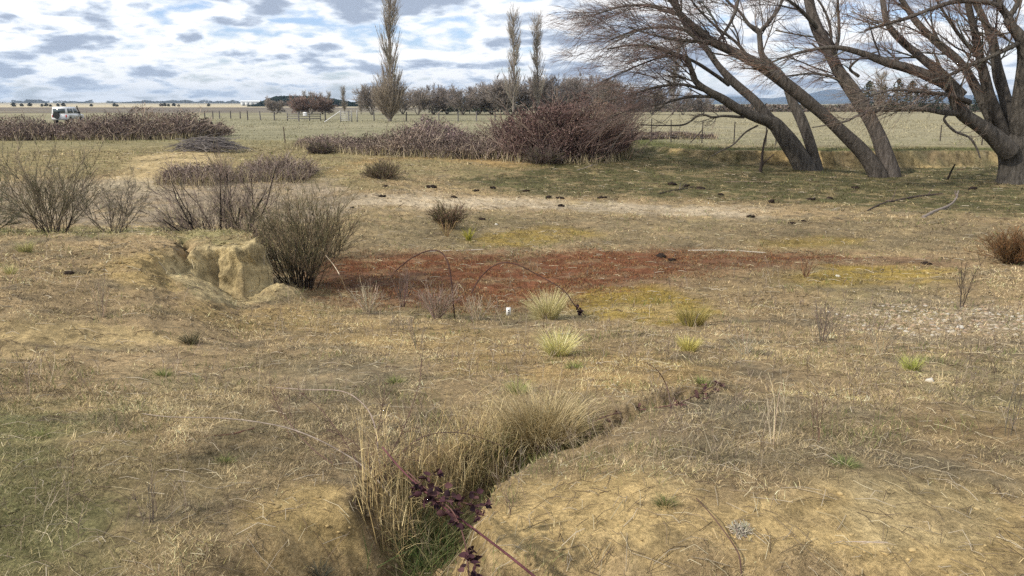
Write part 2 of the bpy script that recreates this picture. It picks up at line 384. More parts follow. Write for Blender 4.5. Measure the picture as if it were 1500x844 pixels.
t.links.new(vm.outputs[0], b.inputs['Base Color'])
bp = nd(t, 'ShaderNodeBump'); bp.inputs['Distance'].default_value = .055; bp.inputs['Strength'].default_value = .9
t.links.new(math_(t, 'ADD', na, math_(t, 'MULTIPLY', nb, .35)), bp.inputs['Height']); t.links.new(bp.outputs[0], b.inputs['Normal'])

# ------------------------------------------------------------------ ground colours (world-space zones)
def gz(pts): return [tuple(G(px, py)[:2]) for px, py in pts]
TAN = (.335, .245, .135); CLAY = (.44, .33, .165); SAND = (.46, .38, .25); CRACK = (.31, .25, .175)
GREEN = (.13, .15, .05); OLIVE = (.245, .205, .100); RUST = (.175, .075, .038); DRUST = (.12, .055, .03)
MOSS = (.30, .21, .045); MEAD = (.255, .235, .145); STRAW = (.34, .30, .19); BANKG_SHADED = (.098, .094, .042); BROWN = (.155, .115, .07); OCHRE = (.38, .25, .11)  # right bank grass: dark olive with cloud and willow shade painted in
# polygon, feather, wobble, colour, strength, grass cover
Z = []
def zone(pts, feather, wob, col, k, grass): Z.append((gz(pts), feather, wob, col, k, grass))
zone([(-900,332),(250,334),(470,330),(520,300),(480,262),(380,268),(-900,262)], .6, 1.0, CRACK, .95, .25)
zone([(-900,262),(480,262),(560,255),(760,260),(760,215),(400,205),(-900,205)], 1.2, 2.0, OLIVE, .8, .6)
zone([(-300,420),(-100,345),(200,343),(300,350),(350,360),(385,352),(355,336),(150,337),(-300,337)], .35, .5, (.27,.245,.115), .85, 1.1)
zone([(185,262),(200,228),(300,222),(345,232),(300,252),(250,262)], .8, 1.0, (.47,.36,.19), 1.0, .05)
zone([(60,275),(180,262),(250,268),(240,280),(120,284)], .8, .8, SAND, .7, .05)
zone([(455,262),(560,236),(640,232),(760,250),(830,245),(830,238),(700,228),(560,230)], .8, 1.2, OCHRE, .75, .15)
zone([(640,262),(760,285),(1000,292),(1200,300),(1320,310),(1500,318),(2300,330),(2300,236),(1500,240),(1220,243),(1040,222),(930,205),(860,215),(780,240)], 1.4, 1.6, BANKG_SHADED, .95, 1.0)
zone([(520,288),(620,284),(760,290),(900,297),(1010,300),(1110,306),(1130,320),(1010,318),(900,312),(800,308),(640,305),(520,302)], .9, 1.4, (.46,.375,.255), .95, .06)
zone([(560,310),(800,312),(1100,322),(1330,325),(1500,330),(1500,365),(1100,362),(760,365),(520,365),(500,330)], .9, 1.0, (.21,.165,.095), .8, .5)
zone([(700,345),(760,335),(830,333),(880,345),(800,358),(710,358)], .5, .8, MOSS, .7, .6)
zone([(1110,352),(1200,345),(1260,352),(1200,364),(1120,364)], .5, .8, MOSS, .6, .6)
zone([(440,415),(470,380),(560,372),(700,368),(900,366),(1200,368),(1380,376),(1380,388),(1250,394),(1080,404),(960,425),(860,450),(700,462),(560,458),(470,440)], .7, .9, (.215,.125,.07), .75, .3)
zone([(465,400),(480,386),(560,380),(640,374),(750,378),(860,371),(950,373),(1100,371),(1230,376),(1200,382),(1090,389),(1010,399),(940,403),(900,414),(830,428),(760,441),(690,447),(600,442),(520,428),(465,418)], .55, .9, RUST, 1.0, .10)
zone([(465,402),(560,398),(640,405),(690,425),(690,446),(600,442),(520,428),(465,418)], .3, .5, (.12,.075,.048), .75, .15)
zone([(950,385),(1100,378),(1240,380),(1400,376),(1480,378),(1460,384),(1200,388),(1040,398)], .3, .5, (.17,.115,.07), .5, .25)
zone([(830,440),(870,424),(960,420),(1000,432),(1040,445),(1050,470),(980,478),(880,468)], .3, .5, MOSS, .85, .6)
zone([(1140,408),(1210,388),(1330,390),(1400,398),(1400,412),(1300,416),(1180,422)], .4, .5, MOSS, .8, .5)
zone([(1000,400),(1140,400),(1200,425),(1150,455),(1060,440),(1000,425)], .5, .6, (.235,.17,.09), .7, .5)
zone([(1190,450),(1300,430),(1420,440),(1500,455),(2200,470),(2200,545),(1500,540),(1330,500),(1200,480)], .6, .9, (.30,.24,.155), .7, .35)
zone([(270,440),(420,442),(560,470),(720,480),(900,520),(760,520),(560,515),(420,490),(300,465)], .4, .8, (.36,.255,.115), .8, .35)
zone([(140,400),(180,385),(250,372),(270,400),(280,430),(200,425),(150,415)], .25, .4, (.40,.29,.13), .9, .15)
zone([(-60,506),(-60,478),(80,474),(180,476),(230,482),(262,495),(262,508),(150,510)], .10, .25, CLAY, 1.0, .05)
zone([(250,392),(262,372),(376,366),(425,400),(440,432),(380,442),(290,440),(255,410)], .10, .15, (.49,.39,.21), 1.0, .02)
zone([(660,510),(900,520),(1060,540),(1010,580),(880,575),(760,560),(640,540)], .25, .5, (.38,.26,.11), .75, .45)
zone([(1190,620),(1500,600),(1500,660),(1300,650),(1150,640)], .15, .4, (.34,.235,.11), .6, .5)
zone([(370,705),(460,690),(530,712),(560,900),(300,900),(330,800)], .10, .35, (.44,.32,.145), .97, .06)
zone([(705,745),(770,690),(860,680),(960,690),(1060,720),(1250,700),(1500,735),(1500,900),(640,900)], .14, .40, (.46,.335,.155), .97, .05)
zone([(1230,735),(1320,712),(1450,730),(1400,790),(1280,800)], .08, .3, (.48,.37,.19), .85, .02)
zone([(0,600),(120,620),(200,690),(160,800),(0,844),(-300,800),(-300,620)], .3, .7, (.185,.19,.08), .75, 1.3)
zone([(900,600),(1100,570),(1300,600),(1320,680),(1150,720),(1000,700),(900,660)], .3, .6, (.215,.18,.115), .65, 1.3)
zone([(380,520),(620,520),(640,600),(560,650),(400,640),(330,580)], .3, .6, (.23,.19,.115), .55, 1.1)
zone([(1330,540),(1600,520),(1700,640),(1450,620)], .3, .6, (.215,.195,.105), .6, 1.2)
zone([(200,550),(400,560),(480,640),(440,700),(300,720),(200,650)], .3, .6, (.22,.185,.105), .6, 1.3)
def ground_colour(x, y):
    n = len(x); C = np.tile(np.array(TAN), (n, 1)); g = np.full(n, .85); r = np.hypot(x, y)
    l1 = fbm(x * .9, y * .9, 101, 5); l2 = fbm(x * .35, y * .35, 111, 4)
    def blend(c, k):
        nonlocal C
        C = C * (1 - k[:, None]) + np.asarray(c)[None] * k[:, None]
    blend(OLIVE, .65 * sm(.0, .5, l2)); blend(CLAY, .55 * sm(.15, .5, l1)); blend((.19,.155,.10), .75 * sm(.1, .5, fbm(x * 2.1, y * 2.1, 131, 4)))
    f = sm(36, 52, y); blend(MEAD, f); g = g * (1 - f) + f * .9
    rs = sm(-5, 25, x) * sm(38, 60, y); blend((.30,.265,.165), .85 * rs)
    k = sm(190, 230, y + 25 * l2) * sm(30, -120, x - .05 * y); blend((.165,.14,.115), k)
    k = sm(480, 560, y); blend((.50, .43, .29), k * sm(300, -100, x - .1 * y)); blend((.30,.26,.17), .7 * sm(1500, 2200, y))
    st = fbm(x * .02, y * .12, 141, 3); blend((.36,.32,.21), .5 * sm(.05, .4, st) * sm(60, 90, y) * sm(520, 300, y))
    m_ = r < 75; xs, ys = x[m_], y[m_]
    cs = C[m_]; gs = g[m_]; wb = fbm(xs * 1.1, ys * 1.1, 121, 5); wb2 = fbm(xs * 4.5, ys * 4.5, 151, 4); wb3 = fbm(xs * 2.3, ys * 3.4, 161, 5)
    for P, fe, wo_, col, k, gr in Z:
        s_ = poly_sd(xs, ys, P) + wo_ * (.75 * wb + .4 * wb2)
        kk = k * sm(-fe, fe, s_) * (1 - .55 * sm(-.05, .35, wb3))
        cs = cs * (1 - kk[:, None]) + np.asarray(col)[None] * kk[:, None]; gs = gs * (1 - kk) + gr * kk
    # the far scarp face is raw yellow clay
    s_ = poly_sd(xs, ys, SCARP) + .5 * fbm(xs * .6, ys * .6, 31, 4)
    kk = sm(-.55, -.2, s_) * sm(.30, .16, s_) * (ys > 36); bit = sm(-.1, .22, fbm(xs * .55, ys * .8, 171, 4) + .10 * sm(9, 16, xs))
    kk = kk * bit * (1 - sm(8.8, 7.5, xs)); cs = cs * (1 - kk[:, None]) + np.array((.46, .34, .16))[None] * kk[:, None]; gs = gs * (1 - kk)
    kk = sm(.25, .4, s_) * sm(5, 1.5, s_) * (ys > 36); cs = cs * (1 - kk[:, None]) + np.array((.115, .12, .045))[None] * kk[:, None]
    C[m_] = cs; g[m_] = gs
    return C, g

# ------------------------------------------------------------------ ground sheet
rr = np.concatenate([[0.02, .5, 1.0, 1.5], np.sort(np.concatenate([np.exp(np.linspace(math.log(1.9), math.log(62), 860)), np.linspace(11.71, 13.83, 130), np.linspace(39.03, 42.97, 70)])), np.exp(np.linspace(math.log(63.5), math.log(9000), 110))])
aa = np.concatenate([np.arange(-180, -60, 3.0), np.arange(-60, -37, .6), np.arange(-37, 37.01, .095), np.arange(37.6, 60, .6), np.arange(60, 180, 3.0)])
A_, R_ = np.meshgrid(np.radians(aa), rr); gx = (R_ * np.sin(A_)).ravel(); gy = (R_ * np.cos(A_)).ravel()
gh = height(gx, gy); gc, _ = ground_colour(gx, gy)
ax_, ay_ = gx.copy(), gy.copy(); S2 = gh.reshape(len(rr), len(aa))
slope = np.abs(np.gradient(S2, axis=0) / np.maximum(np.gradient(R_, axis=0), 1e-3)) + np.abs(np.gradient(S2, axis=1) / np.maximum(R_ * np.gradient(A_, axis=1), 1e-3)); slope = slope.ravel()
st_ = sm(.35, 1.1, slope) * (np.hypot(gx, gy) < 60); hard = sm(5, 12, np.hypot(gx, gy)) * .75 + .25
dsp = (.05 * fbm(gx * 1.7, gh * 3.1, 501, 4) + .07 * fbm(gx * 6, gh * 9 + gy * 2, 511, 5)) * st_ * hard
gx = gx + .5 * dsp; gy = gy + dsp - .06 * st_ * hard * sm(-.15, .08, gh) * sm(.3, .1, gh) * (gy > 8); gh = gh + .3 * st_ * hard * .1 * fbm(ax_ * 6, gh * 9, 521, 3)
crk = st_ * sm(.12, .42, fbm(ax_ * 4.5, gh * 6.0 + ay_ * 1.5, 531, 5)) * .45
gc = gc * (1 - crk[:, None]) * (1 + .22 * st_ * fbm(ax_ * 2.2, gh * 4 + ay_, 541, 4))[:, None]
nr, na_ = len(rr), len(aa); idx = np.arange(nr * na_).reshape(nr, na_); nx = np.roll(idx, -1, 1)
Fg = np.stack([idx[:-1], nx[:-1], nx[1:], idx[1:]], -1).reshape(-1, 4)[:, ::-1]
mb = MB(); mb.add(np.stack([gx, gy, gh], -1), Fg, gc); gobj = mb.build('ground', mg, smooth=True); gobj['kind'] = 'structure'

def tag(o, label, cat, group=None, kind=None):
    if label: o['label'] = label
    if cat: o['category'] = cat
    if group: o['group'] = group
    if kind: o['kind'] = kind
    return o
def thing(name, label, cat, loc, group=None, rz=0):
    o = bpy.data.objects.new(name, None); COL.objects.link(o); o.location = tuple(float(v) for v in loc); o.rotation_euler = (0, 0, rz)
    o.empty_display_size = .2
    return tag(o, label, cat, group)
def copy_thing(src, loc, rz, sc, label, group=None):
    r = src.copy(); COL.objects.link(r); r.location = tuple(float(v) for v in loc); r.rotation_euler = (0, 0, rz); r.scale = (sc if hasattr(sc, '__len__') else (sc, sc, sc)); r['label'] = label
    if group: r['group'] = group
    for ch in list(src.children):
        c = ch.copy(); COL.objects.link(c); c.parent = r
    return r
ORD = ['first','second','third','fourth','fifth','sixth','seventh','eighth','ninth','tenth','eleventh','twelfth','thirteenth','fourteenth','fifteenth','sixteenth','seventeenth','eighteenth','nineteenth','twentieth','twenty-first','twenty-second','twenty-third','twenty-fourth','twenty-fifth','twenty-sixth','twenty-seventh','twenty-eighth','twenty-ninth','thirtieth']

# ------------------------------------------------------------------ grass mats (uncountable)
def scatter(n, r0, r1, amax=40, p=1.0):
    r = np.exp(math.log(r0) + (math.log(r1) - math.log(r0)) * RNG.random(n) ** p); a = np.radians(RNG.uniform(-amax, amax, n))
    return r * np.sin(a), r * np.cos(a)
x, y = scatter(1050000, 2.2, 48)
C, g = ground_colour(x, y)
cl = fbm(x * 3.0, y * 3.0, 201, 4) + .5 * fbm(x * .8, y * .8, 211, 3)
keep = RNG.random(len(x)) < np.clip(g * (0.50 + 1.5 * cl), 0.02, 1)
dd, _t = line_d(x, y, GULLY); keep &= (dd > .12) | (y > 6)
x, y, C, cl = x[keep], y[keep], C[keep], cl[keep]; r = np.hypot(x, y); n = len(x); z = height(x, y)
STRA = np.array([(.47,.375,.21),(.35,.27,.15),(.19,.14,.085),(.40,.34,.24),(.16,.17,.055),(.29,.26,.105)])
gm = sm(-.1, .5, fbm(x * .7, y * .7, 221, 4)); lum = C.mean(1) / .2
wts = np.stack([1.2 + 0 * gm, 1.3 + 0 * gm, .9 + 0 * gm, .7 + 0 * gm, .12 + 1.1 * gm, .3 + 1.0 * gm], 1); cw = np.cumsum(wts / wts.sum(1, keepdims=True), 1)
pick = (RNG.random((n, 1)) > cw).sum(1).clip(0, 5)
gc_ = (STRA[pick] * .55 + C * STRA[pick].mean(1, keepdims=True) / .24 * .45) * np.clip(lum, .45, 1.15)[:, None] * (1 + .22 * RNG.normal(size=(n, 1)))
gc_ = gc_ * (1 + .75 * fbm(x * 4.5, y * 4.5, 241, 3) + .45 * fbm(x * 1.4, y * 1.4, 251, 3))[:, None]; gc_ = np.clip(gc_, .01, .7)
mb = MB(); px_ = r / 805.0
blades(mb, np.stack([x, y, z - .002], -1), RNG.random(n) * 6.283, RNG.uniform(.5, 1.5, n), (.012 + .034 * RNG.random(n) ** 2) * (1 + .07 * r), np.maximum(.0018, px_ * .50) * RNG.uniform(.6, 1.4, n), gc_, .7, 3)
tag(mb.build('dry_grass', M_VEG), 'matted short dry grass and weeds covering the gully banks', 'grass', kind='stuff')
# paddock tufts further off
x, y = scatter(90000, 44, 130, 36); k = fbm(x * .45, y * .45, 261, 4); keep = (k > -.1 + .25 * RNG.random(len(x))) & ((y > 47) | (np.abs(x) > 30)); x, y = x[keep], y[keep]; n = len(x); r = np.hypot(x, y); C, g = ground_colour(x, y)
mb = MB(); blades(mb, np.stack([x, y, height(x, y) - .01], -1), RNG.random(n) * 6.283, RNG.uniform(.3, 1.4, n), RNG.uniform(.05, .16, n) * (r / 50) ** .6, r / 805 * .55, np.clip(C * RNG.choice([.55, .8, 1.15, 1.5], n)[:, None], .02, .6), .5, 3)
tag(mb.build('paddock_grass', M_VEG), 'short grazed grass tufts over the paddock', 'grass', kind='stuff')
# greener upright tufts in patches
x, y = scatter(60000, 2.3, 60); k = fbm(x * 1.7, y * 1.7, 231, 4); C, g = ground_colour(x, y); keep = (k > .24) & (g > .4); x, y = x[keep], y[keep]; n = len(x); r = np.hypot(x, y)
mb = MB(); blades(mb, np.stack([x, y, height(x, y)], -1), RNG.random(n) * 6.283, RNG.uniform(.1, .9, n), (.03 + .05 * RNG.random(n)) * (1 + .04 * r), np.maximum(.0022, r / 805 * .5), mixc([(.09,.12,.035),(.15,.17,.06),(.2,.19,.08)], [1, 1.5, 1], n), .5, 3)
tag(mb.build('green_grass', M_VEG), 'low green grass shoots growing among the dry grass', 'grass', kind='stuff')
# low red-brown waterweed standing over the dried pond bed
RP = gz([(450,405),(480,384),(560,376),(640,372),(750,374),(860,368),(950,370),(1100,370),(1220,374),(1240,380),(1100,392),(1010,402),(940,406),(900,420),(830,436),(760,448),(690,452),(600,446),(520,434),(465,424)])
x, y = scatter(330000, 11, 24, 34); sd0 = poly_sd(x, y, RP) + .5 * fbm(x * 1.4, y * 1.4, 281, 4); keep = (sd0 > RNG.uniform(-.9, .7, len(x))) & (fbm(x * 2.6, y * 3.2, 291, 3) > -.12); x, y = x[keep], y[keep]; n = len(x); r = np.hypot(x, y)
mb = MB(); blades(mb, np.stack([x, y, height(x, y) - .004], -1), RNG.random(n) * 6.283, RNG.uniform(.1, 1.2, n), RNG.uniform(.015, .06, n), r / 805 * .5, mixc([(.22,.09,.042),(.145,.062,.034),(.31,.17,.065),(.27,.21,.10),(.09,.052,.034)], [3, 2.4, 1.2, 1.4, 1.4], n, .3), .5, 3)
tag(mb.build('red_waterweed', M_VEG), 'rusty red-brown low waterweed covering the dried pond bed', 'waterweed', kind='stuff')
# twigs and straw lying about
x, y = scatter(7000, 2.3, 45); n = len(x); r = np.hypot(x, y)
C, g = ground_colour(x, y); a = RNG.random(n) * 6.283; ln = RNG.uniform(.03, .15, n) * (1 + .04 * r)
p0 = np.stack([x, y, height(x, y) + .004], -1); x2 = x + np.cos(a) * ln; y2 = y + np.sin(a) * ln; p2 = np.stack([x2, y2, height(x2, y2) + .008], -1); pm = (p0 + p2) / 2 + np.array([0, 0, .012]) + RNG.normal(size=(n, 3)) * .008
mb = MB(); tubes(mb, np.stack([p0, pm, p2], 1), np.maximum(.0013, r / 805 * .28)[:, None] * np.ones((1, 3)), 3, mixc([(.42,.36,.27),(.2,.15,.1),(.1,.07,.05),(.5,.43,.28)], [1.5, 1.5, 1, 1], n))
tag(mb.build('plant_litter', M_VEG), 'scattered dead straw and small twigs lying on the soil', 'plant litter', kind='stuff')

# ------------------------------------------------------------------ stones
def rock(mb, c, s, col, flatn=.6):
    lat, lon = 5, 8; th = np.linspace(0, np.pi, lat + 2)[1:-1]; ph = np.arange(lon) * 2 * np.pi / lon
    T, Pp = np.meshgrid(th, ph, indexing='ij'); k = 1 + .22 * RNG.normal(size=T.shape)
    V = np.stack([np.sin(T) * np.cos(Pp) * k, np.sin(T) * np.sin(Pp) * k, np.cos(T) * flatn * k], -1).reshape(-1, 3)
    V = np.vstack([V, [[0, 0, flatn], [0, 0, -flatn]]]) * np.asarray(s) + np.asarray(c)
    i = np.arange(lat * lon).reshape(lat, lon); j = np.roll(i, -1, 1)
    mb.add(V, np.stack([i[:-1], i[1:], j[1:], j[:-1]], -1).reshape(-1, 4), col); n0_ = mb.n - len(V)
    tri = [[lat * lon, a, b_] for a, b_ in zip(i[0], j[0])] + [[lat * lon + 1, b_, a] for a, b_ in zip(i[-1], j[-1])]
    mb.F.setdefault(3, []).append(np.array(tri) + n0_)
GP = [gz([(1190,455),(1290,432),(1420,438),(1500,450),(1500,540),(1330,505),(1200,485)]), gz([(1280,405),(1400,410),(1380,440),(1250,440)])]
mb = MB(); cnt = 0
while cnt < 800:
    px, py = random.uniform(1120, 1600), random.uniform(395, 560)
    k = random.random(); wx = (px - 1400) / 170; wy = (py - 478) / 42
    if wx * wx + wy * wy > random.uniform(.2, 1.5): continue
    D = depth_of(py, -.5); xx = (px - CX) / F * (D * CT + 2.8 * ST); zq = hz(xx, D); s_ = random.uniform(.010, .034) * (1.3 if k > .9 else 1)
    rock(mb, (xx, D, zq), (s_, s_ * random.uniform(.7, 1.1), s_ * .8), random.choice([(.40,.34,.25),(.34,.25,.17),(.44,.40,.33),(.27,.22,.16),(.38,.27,.17)])); cnt += 1
tag(mb.build('gravel', M_STONE), 'loose pale pebbles strewn over the flat on the right', 'gravel', kind='stuff')
for i, (px, py, s_, lb) in enumerate([(1134,665,.05,'')]): pass
for px, py, s_, lb in [(1406,483,.05,'largest pale stone lying by the bare sapling'), (1227,405,.05,'rounded pale stone at the edge of the yellow moss'),
                       (1362,560,.03,'small cream stone on the grass right of the green tuft'), (868,839,.016,''), (727,329,.05,'small white stone on the basin floor beyond the reddish stain')]:
    if not lb: continue
    p = G(px, py); mb = MB(); rock(mb, (0, 0, s_ * .25), (s_, s_ * .8, s_ * .9), (.58, .54, .46)); o = mb.build('stone', M_STONE, smooth=True); o.location = p; tag(o, lb, 'stone')

mb = MB(); x, y = scatter(9000, 2.4, 16, 38); C, g = ground_colour(x, y); d_, _t = line_d(x, y, GULLY); keep = ((g < .22) & (RNG.random(len(x)) < .35)) | ((d_ < .35) & (y < 6) & (RNG.random(len(x)) < .4)) | (RNG.random(len(x)) < .03)
for xx, yy, cc in zip(x[keep], y[keep], C[keep]): rock(mb, (xx, yy, hz(xx, yy)), np.array((1, random.uniform(.7, 1.1), .8)) * random.uniform(.002, .009) * (1 + .08 * yy) * random.choice((1, 1, 1.6)), np.clip(cc * random.uniform(.6, .98), .02, .6), .55)
tag(mb.build('soil_clods', M_STONE), 'small crumbled clods of dry clay lying on the bare soil', 'soil', kind='stuff')
# ------------------------------------------------------------------ tussocks and grasses
def tussock(name, label, cat, px, py, hpx, wpx, cols, n=450, wts=None, group=None, width=1.0, upright=.62):
    p = G(px, py); s = mpp(p[1]); h = hpx * s; rad = wpx * s * .5
    rb = rad * .42; a = RNG.random(n) * 6.283; q = np.sqrt(RNG.random(n)) * rb
    P = np.stack([np.cos(a) * q, np.sin(a) * q, 0 * a], -1)
    P[:, 2] = height(P[:, 0] + p[0], P[:, 1] + p[1]) - p[2] - .01
    a0 = RNG.random() * 6.283; lean = (q / rb) * upright * RNG.uniform(.5, 1.1, n) + .05 + .28 * np.cos(a - a0) * RNG.random(n); lean = np.where(RNG.random(n) < .12, RNG.uniform(1.1, 1.7, n), lean); Ln = h * RNG.uniform(.75, 1.45, n)
    mb = MB(); blades(mb, P, a + RNG.normal(size=n) * .4, lean, Ln, np.maximum(.0022, p[1] / 805 * .42) * np.full(n, width), mixc(cols, wts or [1] * len(cols), n), .75, 5)
    o = mb.build(name, M_VEG); o.location = tuple(p); tag(o, label, cat, group); return o
PALE = [(.60,.52,.27),(.48,.43,.20),(.34,.32,.13),(.66,.58,.35)]
tussock('tussock_grass', 'pale straw tussock just behind the small white marker tag side', 'tussock', 803, 468, 42, 62, PALE, 700)['label'] = 'pale grey-green tussock on the rim of the basin, right of the white marker'
tussock('tussock_grass', 'bright straw tussock in front of the larger pale tussock', 'tussock', 818, 520, 38, 66, [(.72,.62,.3),(.6,.55,.2),(.45,.45,.13),(.75,.68,.42)], 650)
tussock('tussock_grass', 'small golden tussock standing alone right of the two pale tussocks', 'tussock', 1008, 515, 24, 44, [(.65,.55,.2),(.5,.45,.13),(.4,.36,.1)], 380)
tussock('tussock_grass', 'small yellow-green tuft on the right-hand bank near the gravel', 'tussock', 1335, 546, 24, 40, [(.4,.42,.1),(.3,.36,.08),(.5,.48,.18)], 330)
tussock('tussock_grass', 'small pale tuft on top of the left terrace', 'tussock', 38, 368, 18, 34, [(.5,.46,.2),(.4,.38,.16),(.33,.3,.14)], 260)
tussock('tussock_grass', 'tiny pale tuft at the left edge of the terrace', 'tussock', 16, 400, 14, 22, [(.5,.46,.22),(.4,.38,.16)], 160)
tussock('tussock_grass', 'tiny yellow-green upright tuft in the middle of the basin', 'tussock', 687, 353, 18, 12, [(.4,.36,.06),(.3,.3,.06)], 120, upright=.3)
tussock('tussock_grass', 'loose olive tuft growing on the yellow moss patch', 'tussock', 1014, 478, 34, 64, [(.3,.26,.09),(.22,.2,.07),(.38,.3,.1)], 500, upright=.6)
tussock('tussock_grass', 'low dark green tuft on the bare clay at lower right', 'tussock', 1238, 686, 18, 66, [(.07,.12,.03),(.12,.17,.05),(.3,.28,.13)], 420, upright=1.3)
tussock('tussock_grass', 'dark green tuft on the near bank below the hump', 'tussock', 975, 738, 20, 50, [(.07,.10,.03),(.14,.15,.05),(.3,.25,.13)], 260, upright=1.3)
tussock('tussock_grass', 'small dark tuft at the foot of the left clay scarp', 'tussock', 280, 502, 20, 40, [(.09,.09,.05),(.15,.13,.08)], 260, upright=.8)
tussock('tussock_grass', 'dark grey tuft on the clay left of the rill', 'tussock', 468, 838, 26, 44, [(.06,.065,.05),(.12,.11,.08)], 240, upright=1.1)
tussock('tussock_grass', 'green grass clump behind the large tussock', 'tussock', 758, 580, 26, 46, [(.14,.2,.05),(.25,.27,.09),(.4,.36,.16)], 260, upright=.9)
tussock('tussock_grass', 'small tuft on the far bank by the fence post', 'tussock', 448, 214, 12, 18, [(.42,.36,.2)], 150, upright=.5)
for px, py, lb in [(240,552,'faint green tuft in the dry grass at middle left'), (60,640,'broad green tuft at the left border'), (580,560,'thin green tuft left of the rill top'), (1030,560,'short green tuft beyond the bramble arm at right'), (330,680,'light green tuft near the red stick'), (840,540,'tiny green tuft just beyond the large tussock')]:
    tussock('tussock_grass', lb, 'tussock', px, py, 14, 44, [(.11,.16,.04),(.2,.22,.07),(.3,.28,.12)], 240, upright=1.3)
# the big brown tussock hanging over the rill
p = G(790, 655); mb = MB(); n = 1800; a = RNG.random(n) * 6.283; q = np.sqrt(RNG.random(n)) * .17
P = np.stack([np.cos(a) * q * 1.3, np.sin(a) * q, 0 * a + .02], -1)
blades(mb, P, np.where(RNG.random(n) < .6, a, RNG.uniform(2.3, 5.4, n)), .1 + 1.1 * q / .17 * RNG.random(n), RNG.uniform(.18, .42, n), np.full(n, .0026), mixc([(.46,.36,.19),(.36,.28,.14),(.56,.47,.28),(.24,.19,.10)], [2, 2, 1.5, 1], n), 1.0, 6)
o = mb.build('tussock_grass', M_VEG); o.location = tuple(p + np.array([0, .02, .0])); tag(o, 'large brown weeping tussock leaning over the rill', 'tussock')
# green wet grass at the bottom of the rill
def rillgrass(name, pts, n, cols, ln, label, lean=(.1, .8), w_=.004, spread=.10):
    mb = MB(); P0 = np.array([G(px, py) for px, py in pts]); t = RNG.random(n) * (len(P0) - 1); i = t.astype(int).clip(0, len(P0) - 2); f = (t - i)[:, None]
    P = P0[i] * (1 - f) + P0[i + 1] * f; P[:, :2] += RNG.normal(size=(n, 2)) * spread; P[:, 2] = height(P[:, 0], P[:, 1]) - .01
    org = P0.mean(0); blades(mb, P - org, RNG.random(n) * 6.283, RNG.uniform(*lean, n), RNG.uniform(*ln, n), np.full(n, w_) * RNG.uniform(.6, 1.3, n), mixc(cols, [1] * len(cols), n), .8, 6)
    o = mb.build(name, M_VEG); o.location = tuple(org); tag(o, label, 'grass', kind='stuff'); return o
rillgrass('rill_grass', [(600,900),(620,830),(632,800),(650,760)], 800, [(.04,.065,.02),(.08,.10,.03),(.14,.14,.06),(.25,.22,.11)], (.12,.34), 'lush dark green grass filling the bottom of the rill', (.2, 1.1), .0042, .09)
rillgrass('rill_grass', [(690,710),(790,672),(870,640)], 1100, [(.08,.11,.03),(.2,.19,.07),(.3,.25,.11)], (.08,.24), 'olive grass along the rill below the large tussock', (.2, 1.1), .0035, .07)
# tall straw reeds in the rill
def reeds(label, pts, n, ln, cols, w_=.0042, lean=.18, spread=.07):
    P0 = np.array([G(px, py) for px, py in pts]); t = RNG.random(n) * (len(P0) - 1); i = t.astype(int).clip(0, max(len(P0) - 2, 0)); f = (t - i)[:, None]
    P = P0[i] * (1 - f) + P0[np.minimum(i + 1, len(P0) - 1)] * f; P[:, :2] += RNG.normal(size=(n, 2)) * spread; P[:, 2] = height(P[:, 0], P[:, 1]) - .01
    org = P0.mean(0); mb = MB(); th = thing('reed_clump', label, 'reeds', org)
    blades(mb, P - org, RNG.random(n) * 6.283, np.abs(RNG.normal(size=n)) * lean, RNG.uniform(*ln, n), np.full(n, w_), mixc(cols, [1] * len(cols), n), .25, 5); mb.build('stalks', M_VEG, th)
    m2 = MB(); k = n * 2; j = RNG.integers(0, n, k); hgt = RNG.uniform(.05, .3, k)[:, None]
    blades(m2, P[j] - org + np.array([0, 0, 1]) * hgt + RNG.normal(size=(k, 3)) * .012, RNG.random(k) * 6.283, RNG.uniform(.3, 1.3, k), RNG.uniform(.06, .2, k), np.full(k, w_ * .7), mixc(cols, [1] * len(cols), k), 1.4, 5); m2.build('leaves', M_VEG, th)
    return th
RC = [(.50,.39,.19),(.62,.50,.27),(.38,.28,.13),(.26,.19,.1)]
reeds('dense straw-coloured reeds rising from the rill beside the purple bramble leaves', [(570,800),(560,750),(600,730),(650,720)], 210, (.22,.48), RC, spread=.075)
reeds('thin row of straw reeds in the rill left of the large tussock', [(640,720),(690,690),(735,668)], 230, (.16,.36), RC, .0034, spread=.06)

# ------------------------------------------------------------------ bare weeds, canes
def weed(label, px, py, hpx, wpx, col, n=9, kids=6, name='dry_weed', cat='weed', r=.0022, olive=None):
    p = G(px, py); s = mpp(p[1]); h = hpx * s; th = thing(name, label, cat, p); a = RNG.random(n) * 6.283
    sp = wpx * s / h * .5; d = np.stack([np.cos(a) * sp * RNG.random(n), np.sin(a) * sp * RNG.random(n), np.ones(n)], -1)
    P0 = np.stack([np.cos(a) * .02, np.sin(a) * .02, 0 * a - .01], -1); P = grow(P0, d, h * RNG.uniform(.65, 1.05, n), 7, (0, 0, 1), .1, .07)
    rr_ = max(r, p[1] / 805 * .33); R = rr_ * np.linspace(1, .5, 7)[None] * np.ones((n, 1)); mb = MB(); tubes(mb, P, R, 3, jit(col, n, .2)); mb.build('stem', M_VEG, th)
    if kids:
        Q, R2 = spawn(P, R, kids, .25, 1, .6, h * .28, 5, (0, 0, 1), .5, .12, .6, rr_ * .6); m2 = MB(); tubes(m2, Q, R2, 3, jit(olive or col, len(Q), .3))
        m2.build('twigs', M_VEG, th)
    return th
GREYB = (.17,.13,.10)
weed('grey twiggy weed with forked stems on the left terrace slope', 148, 466, 68, 50, (.3,.24,.17), 12, 6)
weed('bare dark sapling with several upright stems on the right flat', 1408, 450, 85, 46, (.09,.07,.055), 6, 7, 'bare_sapling', 'sapling', .006)
